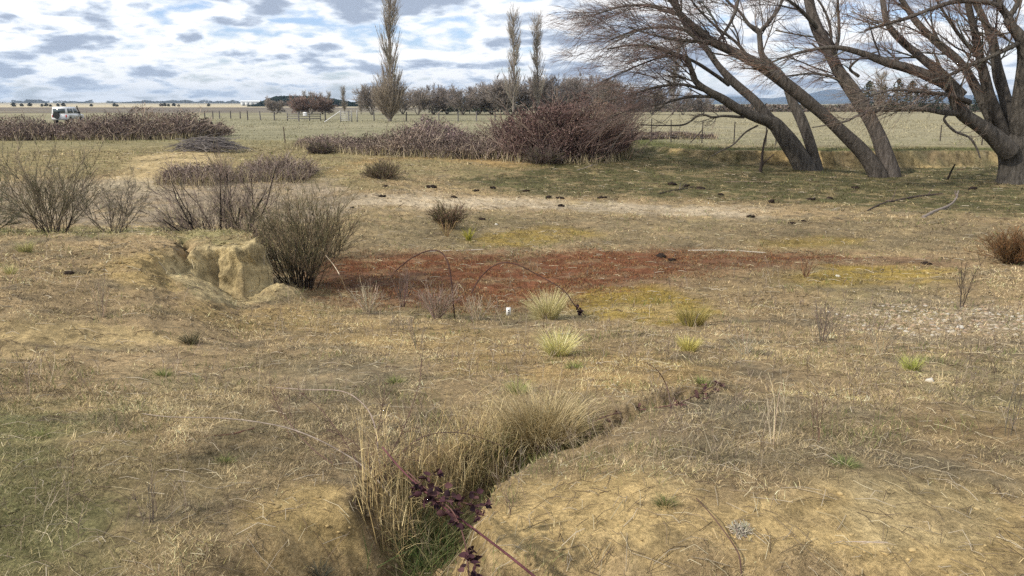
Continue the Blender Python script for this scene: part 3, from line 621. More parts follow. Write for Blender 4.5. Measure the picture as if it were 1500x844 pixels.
weed('low tangled grey twig bush in front of the gravel', 1204, 500, 66, 74, (.19,.15,.12), 16, 8, 'twiggy_bush', 'bush')
weed('tall pale dry grass stalks on the right bank', 1134, 655, 118, 60, (.52,.44,.30), 9, 1)
weed('thin grey stalks at the far right border', 1478, 640, 120, 40, (.2,.17,.14), 5, 3)
weed('slim reddish-grey stalks rising on the right bank hump', 1196, 650, 80, 34, (.2,.14,.1), 5, 4)
weed('dry stem cluster on the slope left of the hooped cane', 612, 510, 60, 40, (.27,.22,.17), 7, 6)
weed('small dead weed among the grass at lower left', 218, 770, 70, 26, (.14,.11,.09), 4, 6)
weed('faint brown weed at the left of the lower bank', 100, 700, 60, 26, (.2,.16,.11), 4, 5)
weed('brown stalk with side twigs on the near bank crest', 430, 640, 90, 30, (.2,.14,.1), 4, 6)
weed('pair of thin stalks right of the rill below the hump', 740, 762, 60, 20, (.2,.15,.1), 3, 6)
weed('pale thin stalks near the small golden tussock', 1090, 520, 50, 120, (.42,.37,.27), 16, 1)
weed('straw stalks at the basin edge below the rusty stain, left part', 540, 462, 50, 90, (.46,.39,.28), 30, 3)
weed('grey weed tangle at the basin edge below the hoop', 640, 468, 62, 110, (.30,.23,.18), 40, 7)
weed('dark dry stems in the middle of the basin edge tangle', 590, 450, 60, 80, (.15,.11,.09), 16, 6)
weed('pale stalks right of the basin edge tangle', 700, 470, 40, 70, (.46,.38,.27), 24, 3)
weed('short brown dead weed below the moss on the flat', 1180, 408, 30, 50, (.25,.15,.09), 16, 4)
weed('thin dry stalks behind the rightmost green tuft', 1290, 520, 50, 90, (.36,.31,.23), 12, 2)
weed('orange-brown stalks in the basin near the yellow tuft', 655, 348, 28, 40, (.28,.2,.1), 14, 3)

x, y = scatter(1500, 3.2, 17, 36); k = fbm(x * 1.1, y * 1.1, 271, 3); C, g = ground_colour(x, y); keep = (k > .02) & (g > .25); x, y = x[keep], y[keep]; n = len(x); r = np.hypot(x, y)
P = grow(np.stack([x, y, height(x, y) - .01], -1), np.array([0, 0, 1.]) + RNG.normal(size=(n, 3)) * .22, RNG.uniform(.08, .30, n), 6, (0, 0, -1), .25, .09); R = np.maximum(.0011, r / 805 * .26)[:, None] * np.linspace(1, .6, 6)[None]
mb = MB(); tubes(mb, P, R, 3, mixc([(.40,.33,.24),(.24,.18,.14),(.14,.10,.08),(.5,.43,.3)], [2, 2, 1.3, 1.2], n)); Q, R2 = spawn(P, R, 5, .3, 1, .7, .06, 4, (0, 0, 1), .3, .12, .7, .0009); R2 = np.maximum(R2, np.repeat(R[:, :1], 5, 0) * .7); tubes(mb, Q, R2, 3, mixc([(.38,.31,.22),(.2,.15,.12)], [1, 1], len(Q)))
tag(mb.build('weed_stalks', M_VEG), 'thin dry weed stalks standing all over the banks', 'weeds', kind='stuff')
def cane(pts, wpx, col, n=22):    # pts: (px,py,D) or (px,py,None) on the ground
    P = np.array([U(a, b_, c) if c else G(a, b_) for a, b_, c in pts]); Q = seg(P, n); D = Q[:, 1]; Q = Q + (np.stack([fbm(np.arange(n) * .45 + P[0, 0] * 9, np.full(n, k * 7.7), 601, 3) for k in range(3)], 1) * .022 * mpp(1) * D[:, None] * 40 * .35)
    return Q, np.linspace(wpx[0], wpx[1], n) * .44 * mpp(1) * D
def caneobj(name, label, cat, pts, wpx, col, sides=6, mat_=None, extra=None):
    Q, R = cane(pts, wpx, col); org = Q[0].copy(); mb = MB(); tubes(mb, Q[None] - org, R[None], sides, jit(col, 1, 0), True)
    if extra: extra(mb, Q - org, R)
    o = mb.build(name, mat_ or M_WOOD, smooth=True); o.location = tuple(org); tag(o, label, cat); return o
def D_(px, py): return G(px, py)[1]
d0 = D_(660, 468)
caneobj('bramble_cane', 'dark bare cane arching in a hoop over the rusty stain', 'bramble', [(578,398,d0*1.10),(600,380,d0*1.08),(625,368,d0*1.06),(645,369,d0*1.04),(657,388,d0*1.02),(662,420,d0*1.01),(666,468,None)], (2.0, 2.8), (.07,.042,.036))
caneobj('bramble_cane', 'second arching cane to the right ending beside the pale tussock', 'bramble', [(690,430,d0*1.0),(705,405,d0*1.02),(728,387,d0),(755,387,d0),(790,404,d0),(825,425,d0*.99),(842,448,d0*.98),(858,462,None)], (1.9, 1.5), (.075,.045,.04))
caneobj('bramble_cane', 'pale thin stem curving at the foot of the big olive shrub', 'bramble', [(477,374,d0*1.1),(490,390,d0*1.1),(500,408,d0*1.08),(508,430,None)], (1.3, 1.6), (.5,.42,.3))
db = D_(600, 700)
caneobj('bramble_cane', 'long pale cane reaching left over the grass', 'bramble', [(208,606,D_(208,612)),(250,611,D_(250,622)),(330,613,db*1.1),(400,622,db*1.05),(450,637,db),(500,662,db*.98),(540,690,db*.95),(575,730,db*.93)], (1.5, 3.0), (.27,.22,.18))
caneobj('bramble_cane', 'upper pale cane bending down into the bramble tangle', 'bramble', [(405,568,db*1.2),(450,571,db*1.15),(500,573,db*1.1),(530,590,db*1.05),(548,620,db),(556,680,db*.97),(560,730,db*.95)], (1.2, 2.8), (.30,.24,.20))
dn = 2.62
caneobj('bramble_cane', 'stout purple-brown cane crossing the rill at the bottom edge', 'bramble', [(560,655,dn*1.18),(590,690,dn*1.1),(640,735,dn*1.02),(690,772,dn*.97),(740,810,dn*.95),(790,850,dn*.93),(830,880,dn*.92)], (3, 5.5), (.13,.055,.06))
caneobj('bramble_cane', 'thin dark cane hanging over the bare clay at lower right', 'bramble', [(1020,728,None),(1040,752,D_(1040,770)),(1062,780,D_(1062,790)),(1082,812,D_(1082,820)),(1086,844,D_(1086,840))], (1.6, 3.2), (.10,.06,.05))
caneobj('bramble_cane', 'thin arching cane beyond the rill on the right bank', 'bramble', [(945,530,D_(960,590)),(965,545,D_(968,590)),(978,570,D_(976,590)),(984,606,None)], (1.2, 2.2), (.12,.07,.06))
caneobj('fallen_stick', 'reddish stick lying in the grass at left', 'stick', [(270,648,None),(300,642,None),(335,640,None),(372,631,None)], (2.2, 5), (.16,.08,.06))
caneobj('fallen_stick', 'short pale stick lying on the clay at lower right', 'stick', [(1225,794,None),(1260,794,None),(1300,795,None)], (3, 4), (.42,.34,.26))
# bramble tangle with reddish shoots in front of the reeds
def bramble_arm(label, pts, wpx, leafcol, nleaf, lsize, sidestems=14, sl=.10, stemcol=(.15,.08,.07)):
    Q, R = cane(pts, wpx, stemcol, 26); org = Q[0].copy(); th = thing('bramble_shoot', label, 'bramble', org)
    mb = MB(); tubes(mb, Q[None] - org, R[None], 5, jit(stemcol, 1, 0)); mb.build('cane', M_WOOD, th, True)
    K, R2 = spawn(Q[None] - org, R[None], sidestems, .1, 1, .9, sl, 6, (0, 0, -1), .3, .12, .5, .0012); m2 = MB(); tubes(m2, K, R2, 3, jit(stemcol, len(K), .2)); m2.build('side_stems', M_WOOD, th)
    if nleaf:
        m3 = MB(); j = RNG.integers(0, len(K), nleaf); f = RNG.integers(2, 6, nleaf); leaves(m3, K[j, f], lsize, mixc(leafcol, [1] * len(leafcol), nleaf)); m3.build('leaves', M_VEG, th)
    return th
def leaves(mb, P, size, C):       # folded pointed leaflets: two halves along a midrib, a row of toothed edge points
    n = len(P); d = nrm(RNG.normal(size=(n, 3)) * np.array([1, 1, .5])); s_ = nrm(np.cross(d, RNG.normal(size=(n, 3)) * .6 + np.array([0, 0, 1]))); u = np.cross(s_, d)
    L_ = size * RNG.uniform(.7, 1.3, (n, 1)); pts = []
    prof = [(0, 0), (.2, .26), (.45, .36), (.75, .24), (1, 0)]
    mid = [P + d * L_ * a - u * L_ * .12 * math.sin(a * 3.1) for a, _ in prof]
    lf = [P + d * L_ * a + s_ * L_ * b_ + u * L_ * .07 for a, b_ in prof[1:-1]]; rt = [P + d * L_ * a - s_ * L_ * b_ + u * L_ * .07 for a, b_ in prof[1:-1]]
    V = np.stack(mid + lf + rt, 1); base = np.arange(n)[:, None] * 11
    q = [[1, 2, 6, 5], [2, 3, 7, 6], [1, 8, 9, 2], [2, 9, 10, 3]]; tr = [[0, 1, 5], [3, 4, 7], [0, 8, 1], [3, 10, 4]]
    C = np.repeat(C, 11, 0); n0_ = mb.n
    mb.add(V, np.concatenate([base + np.array(k) for k in q]), C); mb.F.setdefault(3, []).append(np.concatenate([base + np.array(k) for k in tr]) + n0_)
PURP = [(.045,.020,.026),(.06,.027,.032),(.03,.016,.02),(.09,.045,.045)]
bramble_arm('purple-leaved bramble shoot in front of the reeds at the bottom', [(596,690,dn*1.08),(630,722,dn*1.02),(662,748,dn*.98),(680,790,dn*.95),(688,850,dn*.93)], (2, 3), PURP, 120, .030, 24, .085)
bramble_arm('small purple bramble sprig above the stout cane', [(640,735,dn*1.0),(670,735,dn*.98),(700,742,dn*.97),(712,752,dn*.96)], (1.5, 1.2), PURP, 34, .026, 9, .05)
bramble_arm('dark leafy bramble arm lying along the upper rill at right', [(868,618,D_(868,640)),(900,606,D_(900,620)),(940,600,D_(940,608)),(990,592,D_(990,600)),(1030,574,D_(1030,582)),(1056,560,D_(1056,566))], (2.4, 1.6), [(.06,.03,.035),(.09,.05,.045),(.13,.07,.06)], 110, .026, 26, .07)
bramble_arm('short leafy bramble end beside the pale tussock', [(842,446,D_(842,462)),(852,455,D_(852,466)),(848,462,None)], (1.5, 1), [(.05,.03,.04)], 20, .05, 6, .08)
for lb, pts in [('reddish bramble shoot rising left of the reeds', [(545,745,db*.95),(530,690,db*.97),(500,640,db),(470,600,db*1.03),(440,575,db*1.05)]),
                ('bare bramble shoot leaning right above the reeds', [(540,740,db*.95),(560,690,db*.96),(590,630,db*.98),(612,570,db*1.0),(618,530,db*1.02)]),
                ('thin red bramble shoots spreading over the left bank', [(535,735,db*.95),(500,690,db*.98),(455,655,db*1.02),(410,600,db*1.08),(395,560,db*1.1)]),
                ('dark bramble shoot arching towards the large tussock', [(560,740,db*.95),(575,680,db*.97),(620,640,db*1.0),(680,635,db*1.03),(740,655,db*1.05)]),
                ('short bramble shoots in the middle of the tangle', [(550,735,db*.95),(545,690,db*.95),(520,650,db*.95),(480,630,db*.96)]),
                ('upright red bramble shoot just left of the straw reeds', [(552,735,db*.95),(548,680,db*.94),(556,620,db*.94),(566,560,db*.95)])]:
    bramble_arm(lb, pts, (2.4, .9), None, 0, 0, 34, .16, (.13,.08,.068))

# ------------------------------------------------------------------ shrubs
def broom(label, base, H_, Wd, cols_stem, cols_top, n=22, k1=9, k2=9, name='broom_shrub', cat='shrub', lean=0.0, wisp=.30, rs=.012, D=None):
    th = thing(name, label, cat, base); a = RNG.random(n) * 6.283; q = RNG.random(n)
    d = np.stack([np.cos(a) * Wd / H_ * .85 * q + lean, np.sin(a) * Wd / H_ * .6 * q, np.ones(n)], -1)
    rb_ = Wd * .11 * np.sqrt(RNG.random(n)); P = grow(np.stack([np.cos(a) * rb_, np.sin(a) * rb_, 0 * a - .02], -1), d, H_ * RNG.uniform(.42, 1.0, n), 9, (0, 0, 1), .2, .13)
    R = rs * np.linspace(1, .35, 9)[None] * RNG.uniform(.5, 1, (n, 1)); mb = MB(); tubes(mb, P, R, 4, mixc(cols_stem, [1] * len(cols_stem), n)); mb.build('stems', M_BARK, th)
    dd_ = base[1]; rm = max(.0014, dd_ / 805 * .19)
    Q, R1 = spawn(P, R, k1, .08, 1, .55, H_ * wisp, 6, (0, 0, 1), .45, .09, .45, rm * 1.3); m2 = MB(); tubes(m2, Q, R1, 3, mixc(cols_stem + cols_top, [1] * (len(cols_stem) + len(cols_top)), len(Q)))
    m2.build('branches', M_VEG, th)
    if k2:
        W2, R2 = spawn(Q, R1, k2, .15, 1, .4, H_ * wisp * .42, 4, (0, 0, 1), .3, .06, .5, rm); m3 = MB(); tubes(m3, W2, R2, 3, mixc(cols_top, [1] * len(cols_top), len(W2), .3)); m3.build('wisps', M_VEG, th)
    return th
DK = [(.065,.05,.042),(.10,.078,.06)]; OL = [(.155,.14,.075),(.20,.16,.09),(.21,.155,.10),(.12,.115,.06)]; MV = [(.21,.155,.135),(.26,.20,.16),(.15,.12,.10),(.16,.14,.09)]
base = G(452, 424); broom('large olive shrub with loose dark branches at the right end of the clay bank', base, 168 * mpp(base[1]), 120 * mpp(base[1]), DK, OL, 20, 9, 7, wisp=.30, lean=.16)
b2 = G(432, 418); broom('dense brown-olive feathery shrub close against the clay bank', b2, 140 * mpp(b2[1]), 165 * mpp(b2[1]), [(.10,.08,.06),(.13,.10,.07)], [(.22,.18,.11),(.25,.185,.13),(.16,.155,.085)], 30, 9, 7, wisp=.38, lean=-.22)
b3 = on(330, 15.6); broom('black-stemmed bare shrub behind the terrace corner', b3, 2.2, 3.1, [(.022,.02,.02),(.045,.035,.035)], MV, 26, 11, 8, wisp=.34, rs=.028)
b4 = on(75, 15.8); broom('tall wispy grey-green shrub at the far left behind the terrace', b4, 1.9, 2.3, [(.11,.09,.075),(.15,.12,.095)], [(.17,.165,.10),(.21,.18,.12),(.23,.18,.125)], 30, 8, 9, wisp=.33)
b5 = on(166, 15.8); broom('sparse low grey shrub right of the tall wispy shrub', b5, 1.3, 1.7, [(.19,.15,.12),(.25,.2,.155)], [(.22,.18,.14),(.17,.16,.11)], 20, 7, 5, wisp=.3, rs=.008)
b6 = on(-25, 16.0); broom('green-tinged shrub cut by the left border of the view', b6, 1.2, 1.7, DK, [(.12,.135,.075),(.15,.15,.09)], 22, 9, 8)
b7 = on(485, 17.0); broom('thin shrub standing behind the large olive shrub', b7, 1.2, 1.1, DK, OL, 12, 8, 6)
b8 = G(655, 336); broom('low reddish-brown rush clump in the middle of the basin', b8, 42 * mpp(b8[1]), 58 * mpp(b8[1]), [(.16,.10,.07)], [(.21,.14,.10),(.13,.09,.065),(.12,.12,.05)], 70, 6, 3, 'rush_clump', 'rushes', wisp=.35, rs=.006)
b9 = G(1482, 386); broom('rusty orange-brown bush at the right border', b9, 52 * mpp(b9[1]), 90 * mpp(b9[1]), [(.13,.08,.05)], [(.25,.13,.06),(.2,.12,.06),(.14,.10,.05)], 80, 8, 5, wisp=.4, rs=.006)
b10 = G(562, 262); broom('low brown bush in front of the bramble row', b10, 26 * mpp(b10[1]), 80 * mpp(b10[1]), [(.14,.10,.08)], [(.2,.15,.11),(.15,.13,.07)], 60, 6, 4, wisp=.5, rs=.008)
for px, py, hp, wp, lb in [(470,225,18,60,'small bush at the left end of the bramble row'), (795,240,26,90,'low olive bush at the foot of the big bramble')]:
    b_ = G(px, py); broom(lb, b_, hp * mpp(b_[1]), wp * mpp(b_[1]), [(.13,.10,.09)], [(.17,.125,.11),(.12,.09,.085),(.13,.12,.07)], 60, 7, 4, wisp=.5, rs=.008)

# ------------------------------------------------------------------ bramble thickets
def thicket(label, line, thick, leafc, canec, nleaf, ncane, lsize=.09, arch=.9, name='bramble_thicket'):
    """line: (px, py base, py top) from left to right"""
    B = np.array([G(a, b_) for a, b_, c in line]); Hh = np.array([(b_ - c) * mpp(B[i][1]) for i, (a, b_, c) in enumerate(line)]); org = B[len(B) // 2].copy()
    th = thing(name, label, 'bramble', org)
    def samp(n, hp):
        t = RNG.random(n) * (len(B) - 1); i = t.astype(int).clip(0, len(B) - 2); f = t - i
        P = B[i] * (1 - f)[:, None] + B[i + 1] * f[:, None]; h = Hh[i] * (1 - f) + Hh[i + 1] * f
        u = RNG.random(n) * 2 - 1; P[:, 1] += (u + 1) * .5 * thick; dome = np.sqrt(np.clip(1 - u * u * .8, 0, 1))
        lump = 1 + .5 * fbm(P[:, 0] * .9, P[:, 1] * .9, 301, 4)
        hh = h * dome * lump; P[:, 2] = height(P[:, 0], P[:, 1]); return P, hh
    P, hh = samp(nleaf, 1); P[:, 2] += hh * RNG.random(nleaf) ** .6 * .92
    pc = np.clip(1 + 1.1 * fbm(P[:, 0] * .7, P[:, 2] * 1.2 + P[:, 1] * .5, 311, 3), .45, 1.9)[:, None]; tn = sm(.0, .3, fbm(P[:, 0] * .45, P[:, 1] * .6, 321, 3))[:, None]
    cc_ = mixc(leafc, [1] * len(leafc), nleaf, .3) * pc; cc_ = np.clip(cc_ * (1 - tn * .5) + np.array((.26, .2, .13)) * tn * .5 * pc, .01, .6); keep = RNG.random(nleaf) > .75 * sm(.1, .35, fbm(P[:, 0] * 1.3, P[:, 2] * 1.6, 331, 3)); P, cc_ = P[keep], cc_[keep]; nleaf = len(P)
    mb = MB(); cards(mb, P - org, lsize * RNG.uniform(.5, 1.2, nleaf), cc_); mb.build('leaves', M_VEG, th)
    ns = ncane; P, hh = samp(ns, 1); P[:, 1] -= RNG.random(ns) * .5 + (P[:, 1] - org[1]) * .3; P[:, 2] = height(P[:, 0], P[:, 1]); m4 = MB(); blades(m4, P - org, RNG.random(ns) * 6.283, RNG.uniform(0, .5, ns), RNG.uniform(.2, .6, ns), np.full(ns, org[1] / 805 * .6), mixc([(.42,.35,.22),(.3,.25,.15),(.22,.19,.1)], [1, 1, 1], ns), .4, 3); m4.build('dry_stalks', M_VEG, th)
    P, hh = samp(ncane, 1); a = RNG.random(ncane) * 6.283; d = np.stack([np.cos(a) * .55, np.sin(a) * .4, np.ones(ncane)], -1)
    Q = grow(P, d, hh * RNG.uniform(.55, 1.25, ncane), 8, (0, 0, -1), arch, .12); rm = org[1] / 805 * .30
    m2 = MB(); tubes(m2, Q - org, rm * np.linspace(1.2, .8, 8)[None] * np.ones((ncane, 1)), 3, mixc(canec, [1] * len(canec), ncane)); m2.build('canes', M_VEG, th)
    Q2, R2 = spawn(Q - org, rm * np.ones((ncane, 8)), 3, .3, 1, .9, .35, 5, (0, 0, 1), .2, .15, .8, rm * .8); m3 = MB(); tubes(m3, Q2, R2, 3, mixc(leafc + canec, [1] * (len(leafc) + len(canec)), len(Q2))); m3.build('twigs', M_VEG, th)
    return th
MAU = [(.125,.09,.082),(.17,.125,.112),(.085,.065,.062),(.21,.165,.14)]; CAN = [(.33,.26,.21),(.44,.36,.28),(.24,.18,.155)]
thicket('long mauve-brown bramble hedge at left in front of the white vehicle', [(-60,205,178),(0,207,172),(60,206,177),(110,206,175),(150,206,169),(180,206,163),(240,205,164),(280,204,170),(318,200,186)], 3.5, MAU, CAN, 26000, 1500, .11)
thicket('low straggling bramble row in the middle distance', [(430,216,206),(480,222,200),(540,228,196),(590,230,194),(640,232,194),(700,234,190),(760,236,180)], 2.5, MAU, CAN, 14000, 1100, .09)
thicket('rounded bramble mound rising above the low row', [(575,226,204),(600,226,186),(625,226,173),(650,226,180),(680,228,196)], 2.5, [(.12,.08,.085),(.17,.12,.12),(.085,.06,.065)], CAN, 8000, 500, .09)
thicket('huge reddish-brown bramble mass below the left willow branches', [(735,236,190),(765,238,166),(800,240,150),(835,240,146),(870,238,150),(900,234,165),(922,226,188)], 3.2, [(.125,.075,.068),(.09,.055,.052),(.16,.10,.088),(.20,.14,.12)], [(.19,.13,.11),(.28,.21,.17),(.14,.09,.08)], 38000, 1500, .095, .7)
thicket('narrow dark bramble strip along the paddock fence at right', [(915,206,192),(960,205,194),(1000,204,194),(1050,204,197)], 2.0, MAU, CAN, 8000, 400, .10)
thicket('sparse mauve tangle left behind the black-stemmed shrub', [(225,272,262),(250,273,245),(285,274,240),(320,274,250)], 2.0, MAU, CAN, 900, 300, .07, .5)
thicket('sparse mauve tangle right behind the black-stemmed shrub', [(345,268,246),(375,268,232),(410,268,236),(445,268,250)], 2.5, MAU, CAN, 1300, 420, .07, .5)
# heap of dead grey branches
p = G(305, 222); th = thing('brush_pile', 'low heap of dead grey branches on the sandy mound', 'brush pile', p); n = 700
x = RNG.normal(size=n) * .62; y = RNG.normal(size=n) * .45; zt = np.maximum(0, .7 * np.exp(-(x / 1.5) ** 2 - (y / .9) ** 2)) * RNG.random(n) ** .5; a = RNG.normal(size=n) * .5 + np.where(RNG.random(n) < .5, 0, 3.14)
mb = MB(); Q = grow(np.stack([x, y, zt + .02], -1), np.stack([np.cos(a), np.sin(a) * .6, RNG.normal(size=n) * .15], -1), RNG.uniform(.3, 1.0, n), 5, (0, 0, -1), .4, .08); tubes(mb, Q, np.full((n, 5), .011), 3, mixc([(.17,.15,.145),(.25,.22,.2),(.1,.09,.09)], [1, 1, 1], n)); mb.build('branches', M_VEG, th)

# ------------------------------------------------------------------ willows
BK = (.112, .099, .086)
def willow(label, limbs, base, kidspec, seed):
    rng = np.random.default_rng(seed); th = thing('willow_tree', label, 'tree', base); tips = []; first = True
    for li, (pts, spec) in enumerate(limbs):
        P = np.array([U(a, b_, c) for a, b_, c, w_ in pts]); k = max(16, len(pts) * 5)
        Q = seg(P, k); wv = np.interp(np.linspace(0, 1, k), np.linspace(0, 1, len(pts)), [q[3] for q in pts]) * .335 * mpp(base[1])
        Q = Q - base
        lump = 1 + .06 * np.sin(np.linspace(0, 9 + li, k) * 2.1 + li)
        if spec.get('root'): wv[:4] *= np.array([1.22, 1.12, 1.06, 1.02]); Q[0, 2] -= .25
        mb = MB(); S0 = 14 if wv[0] > .12 else 8; tubes(mb, Q[None], (wv * lump)[None], S0, jit(np.array(BK) * spec.get('t', 1), 1, .05), True)
        mb.build('trunk' if spec.get('root') else 'limb', M_BARK, th, True)
        tips.append((Q[None], wv[None], spec))
    m1, m2, m3 = MB(), MB(), MB()
    for Q, R, sp in tips:
        k1, l1, t0, tr, ts, k2, l2, k3, l3, wc = [sp.get(a, b_) for a, b_ in zip(('k1','l1','t0','tr','ts','k2','l2','k3','l3','wc'), kidspec)]
        if not k1: continue
        B1, r1 = spawn(Q, R, k1, t0, 1, .62, l1, 9, tr, ts, .07, .34, .016, rng)
        r1 = np.minimum(r1, .032); tubes(m1, B1, r1, 5, jit(BK, len(B1), .2))
        B2, r2 = spawn(B1, r1, k2, .12, 1, .55, l2, 7, tr, ts, .09, .5, .0085, rng); tubes(m2, B2, r2, 4, jit((.125,.102,.088), len(B2), .25))
        B3, r3 = spawn(B2, r2, k3, .15, 1, .55, l3, 5, tr, ts * .5, .09, .5, .0048, rng); tubes(m3, B3, r3, 3, mixc(wc, [1] * len(wc), len(B3)))
    m1.build('branches', M_VEG, th); m2.build('branchlets', M_VEG, th); m3.build('twigs', M_VEG, th)
    return th
TW = [(.19,.145,.125),(.14,.11,.10),(.27,.175,.15)]
LFT = (-1.0, -.1, -.12); UP = (-.2, 0, .9)
bA = G(1186, 249); d = bA[1]
KA = (12, 2.3, .30, LFT, .6, 8, 1.5, 8, .8, TW)
willow('leftmost leaning willow, its bare boughs sweeping far left', [
 ([(1182,251,d,40),(1162,218,d,38),(1146,196,d,34),(1132,180,d,30),(1108,172,d-.2,22),(1082,160,d-.4,19),(1060,146,d-.6,17),(1035,132,d-.8,14),(1018,118,d-.9,13),(1012,100,d-1,11),(1003,86,d-1.1,10),(984,78,d-1.3,8),(960,69,d-1.5,6),(925,66,d-1.8,4),(890,72,d-2,3)], dict(root=1, t0=.5)),
 ([(1134,184,d,26),(1120,166,d+.1,23),(1106,148,d+.2,20),(1074,120,d+.4,17),(1052,96,d+.5,14),(1032,68,d+.6,13),(1008,42,d+.7,12),(996,20,d+.8,11),(986,-6,d+.9,9),(970,-36,d+1,6)], dict(t0=.4)),
 ([(1068,124,d+.2,10),(1042,106,d-.2,8),(1020,92,d-.6,7),(1000,84,d-1,6),(970,84,d-1.2,4),(930,98,d-1.4,3),(880,120,d-1.6,2)], dict(t0=.25)),
 ([(1196,250,d+.1,27),(1188,215,d+.2,24),(1174,176,d+.4,22),(1160,148,d+.6,19),(1147,114,d+.7,16),(1128,95,d+.8,14),(1116,80,d+.9,13),(1113,58,d+1,12),(1111,46,d+1,11),(1097,36,d+1,8),(1084,18,d+1,6),(1068,4,d+1,5),(1045,-20,d+1,4)], dict(root=1, t0=.45, tr=UP, ts=.5, k1=10)),
 ([(1112,48,d+1,9),(1126,32,d+1.1,8),(1142,10,d+1.2,7),(1150,-20,d+1.2,5)], dict(t0=.1, tr=UP, ts=.5, k1=6, l1=1.2)),
 ([(1090,172,d-.3,6),(1060,170,d-.5,5),(1044,172,d-.6,5),(1026,168,d-.7,4),(1004,182,d-.8,4),(978,184,d-1,3),(938,183,d-1.2,2)], dict(t0=.2, k1=7, l1=.8, k2=5, l2=.5, k3=3, l3=.3)),
 ([(1036,134,d-.6,7),(1000,124,d-1,6),(960,128,d-1.4,5),(920,140,d-1.7,4),(880,150,d-2,2)], dict(t0=.1)),
 ([(1054,142,d-.6,7),(1010,142,d-.9,6),(970,152,d-1.2,4),(930,160,d-1.4,3),(890,172,d-1.6,2)], dict(t0=.1, k2=6)),
 ([(1110,184,d-.2,4),(1092,194,d-.4,4),(1074,212,d-.6,3.5),(1058,220,d-.8,3),(1042,229,d-1,2.5)], dict(k1=0)),
 ([(996,22,d+.6,9),(975,16,d,7),(945,8,d-.4,6),(910,10,d-.8,4),(870,22,d-1.1,3)], dict(t0=.1, k1=16)),
 ([(1006,44,d+.5,8),(975,40,d,6),(935,44,d-.4,5),(895,58,d-.8,3)], dict(t0=.1, k1=15)),
], bA, KA, 3)
bB = G(1298, 259); d = bB[1]
KB = (10, 2.1, .35, LFT, .5, 6, 1.4, 5, .8, TW)
willow('middle willow with two trunks forking from the foot of the bank', [
 ([(1290,261,d,36),(1266,226,d,30),(1236,196,d-.2,27),(1206,168,d-.4,25),(1180,146,d-.5,25),(1150,122,d-.6,23),(1120,100,d-.7,23),(1095,86,d-.8,21),(1066,72,d-.9,18),(1042,60,d-1,16),(1016,38,d-1.1,12),(992,14,d-1.2,9),(968,-18,d-1.3,6)], dict(root=1, t0=.45, k1=18)),
 ([(1306,261,d+.1,36),(1290,208,d+.2,32),(1272,170,d+.3,30),(1250,135,d+.4,28),(1229,105,d+.5,26),(1214,75,d+.6,24),(1197,42,d+.7,24),(1188,15,d+.8,22),(1182,-20,d+.9,20),(1176,-70,d+1,16)], dict(root=1, t0=.35, tr=(-.5,0,.3), k1=13, k2=6, k3=4)),
 ([(1224,78,d+.6,8),(1229,50,d+.6,7),(1228,20,d+.6,6),(1226,-20,d+.6,5)], dict(t0=.1, tr=UP, ts=.4, k1=5, l1=1)),
 ([(1218,70,d+.6,7),(1216,40,d+.5,6),(1208,16,d+.4,5),(1196,-4,d+.4,4)], dict(t0=.1, tr=UP, ts=.4, k1=5, l1=1)),
 ([(1200,45,d+.6,10),(1178,20,d+.2,8),(1160,4,d,6),(1130,-12,d,4)], dict(t0=.1, k1=9)),
 ([(1240,125,d+.4,6),(1215,112,d,5),(1185,108,d-.3,4),(1150,112,d-.5,3)], dict(t0=.1, k1=9, l1=1.0, k2=5, l2=.6)),
 ([(1258,112,d+.4,7),(1245,100,d+.3,6),(1262,84,d+.2,4),(1285,76,d+.2,3)], dict(t0=.1, k1=6, l1=.8, k2=4, l2=.5)),
 ([(1060,70,d-.8,9),(1030,62,d-1.2,7),(1000,60,d-1.5,5),(960,52,d-1.8,4),(920,40,d-2,3)], dict(t0=.1, k1=15)),
 ([(1100,88,d-.8,8),(1078,62,d-1,6),(1050,40,d-1.2,5),(1020,10,d-1.4,4),(1000,-20,d-1.5,3)], dict(t0=.1, k1=14)),
 ([(1050,64,d-1,7),(1066,40,d-1.1,6),(1078,15,d-1.2,6),(1084,-16,d-1.2,5)], dict(t0=.1, tr=UP, ts=.3, k1=7, l1=1.3)),
], bB, KB, 5)
bC = G(1486, 268); d = bC[1]
RW = [(.19,.11,.075),(.15,.10,.08),(.25,.14,.09),(.28,.22,.17)]
KC = (10, 1.7, .25, (-.35, 0, .55), .5, 6, 1.2, 5, .75, RW)
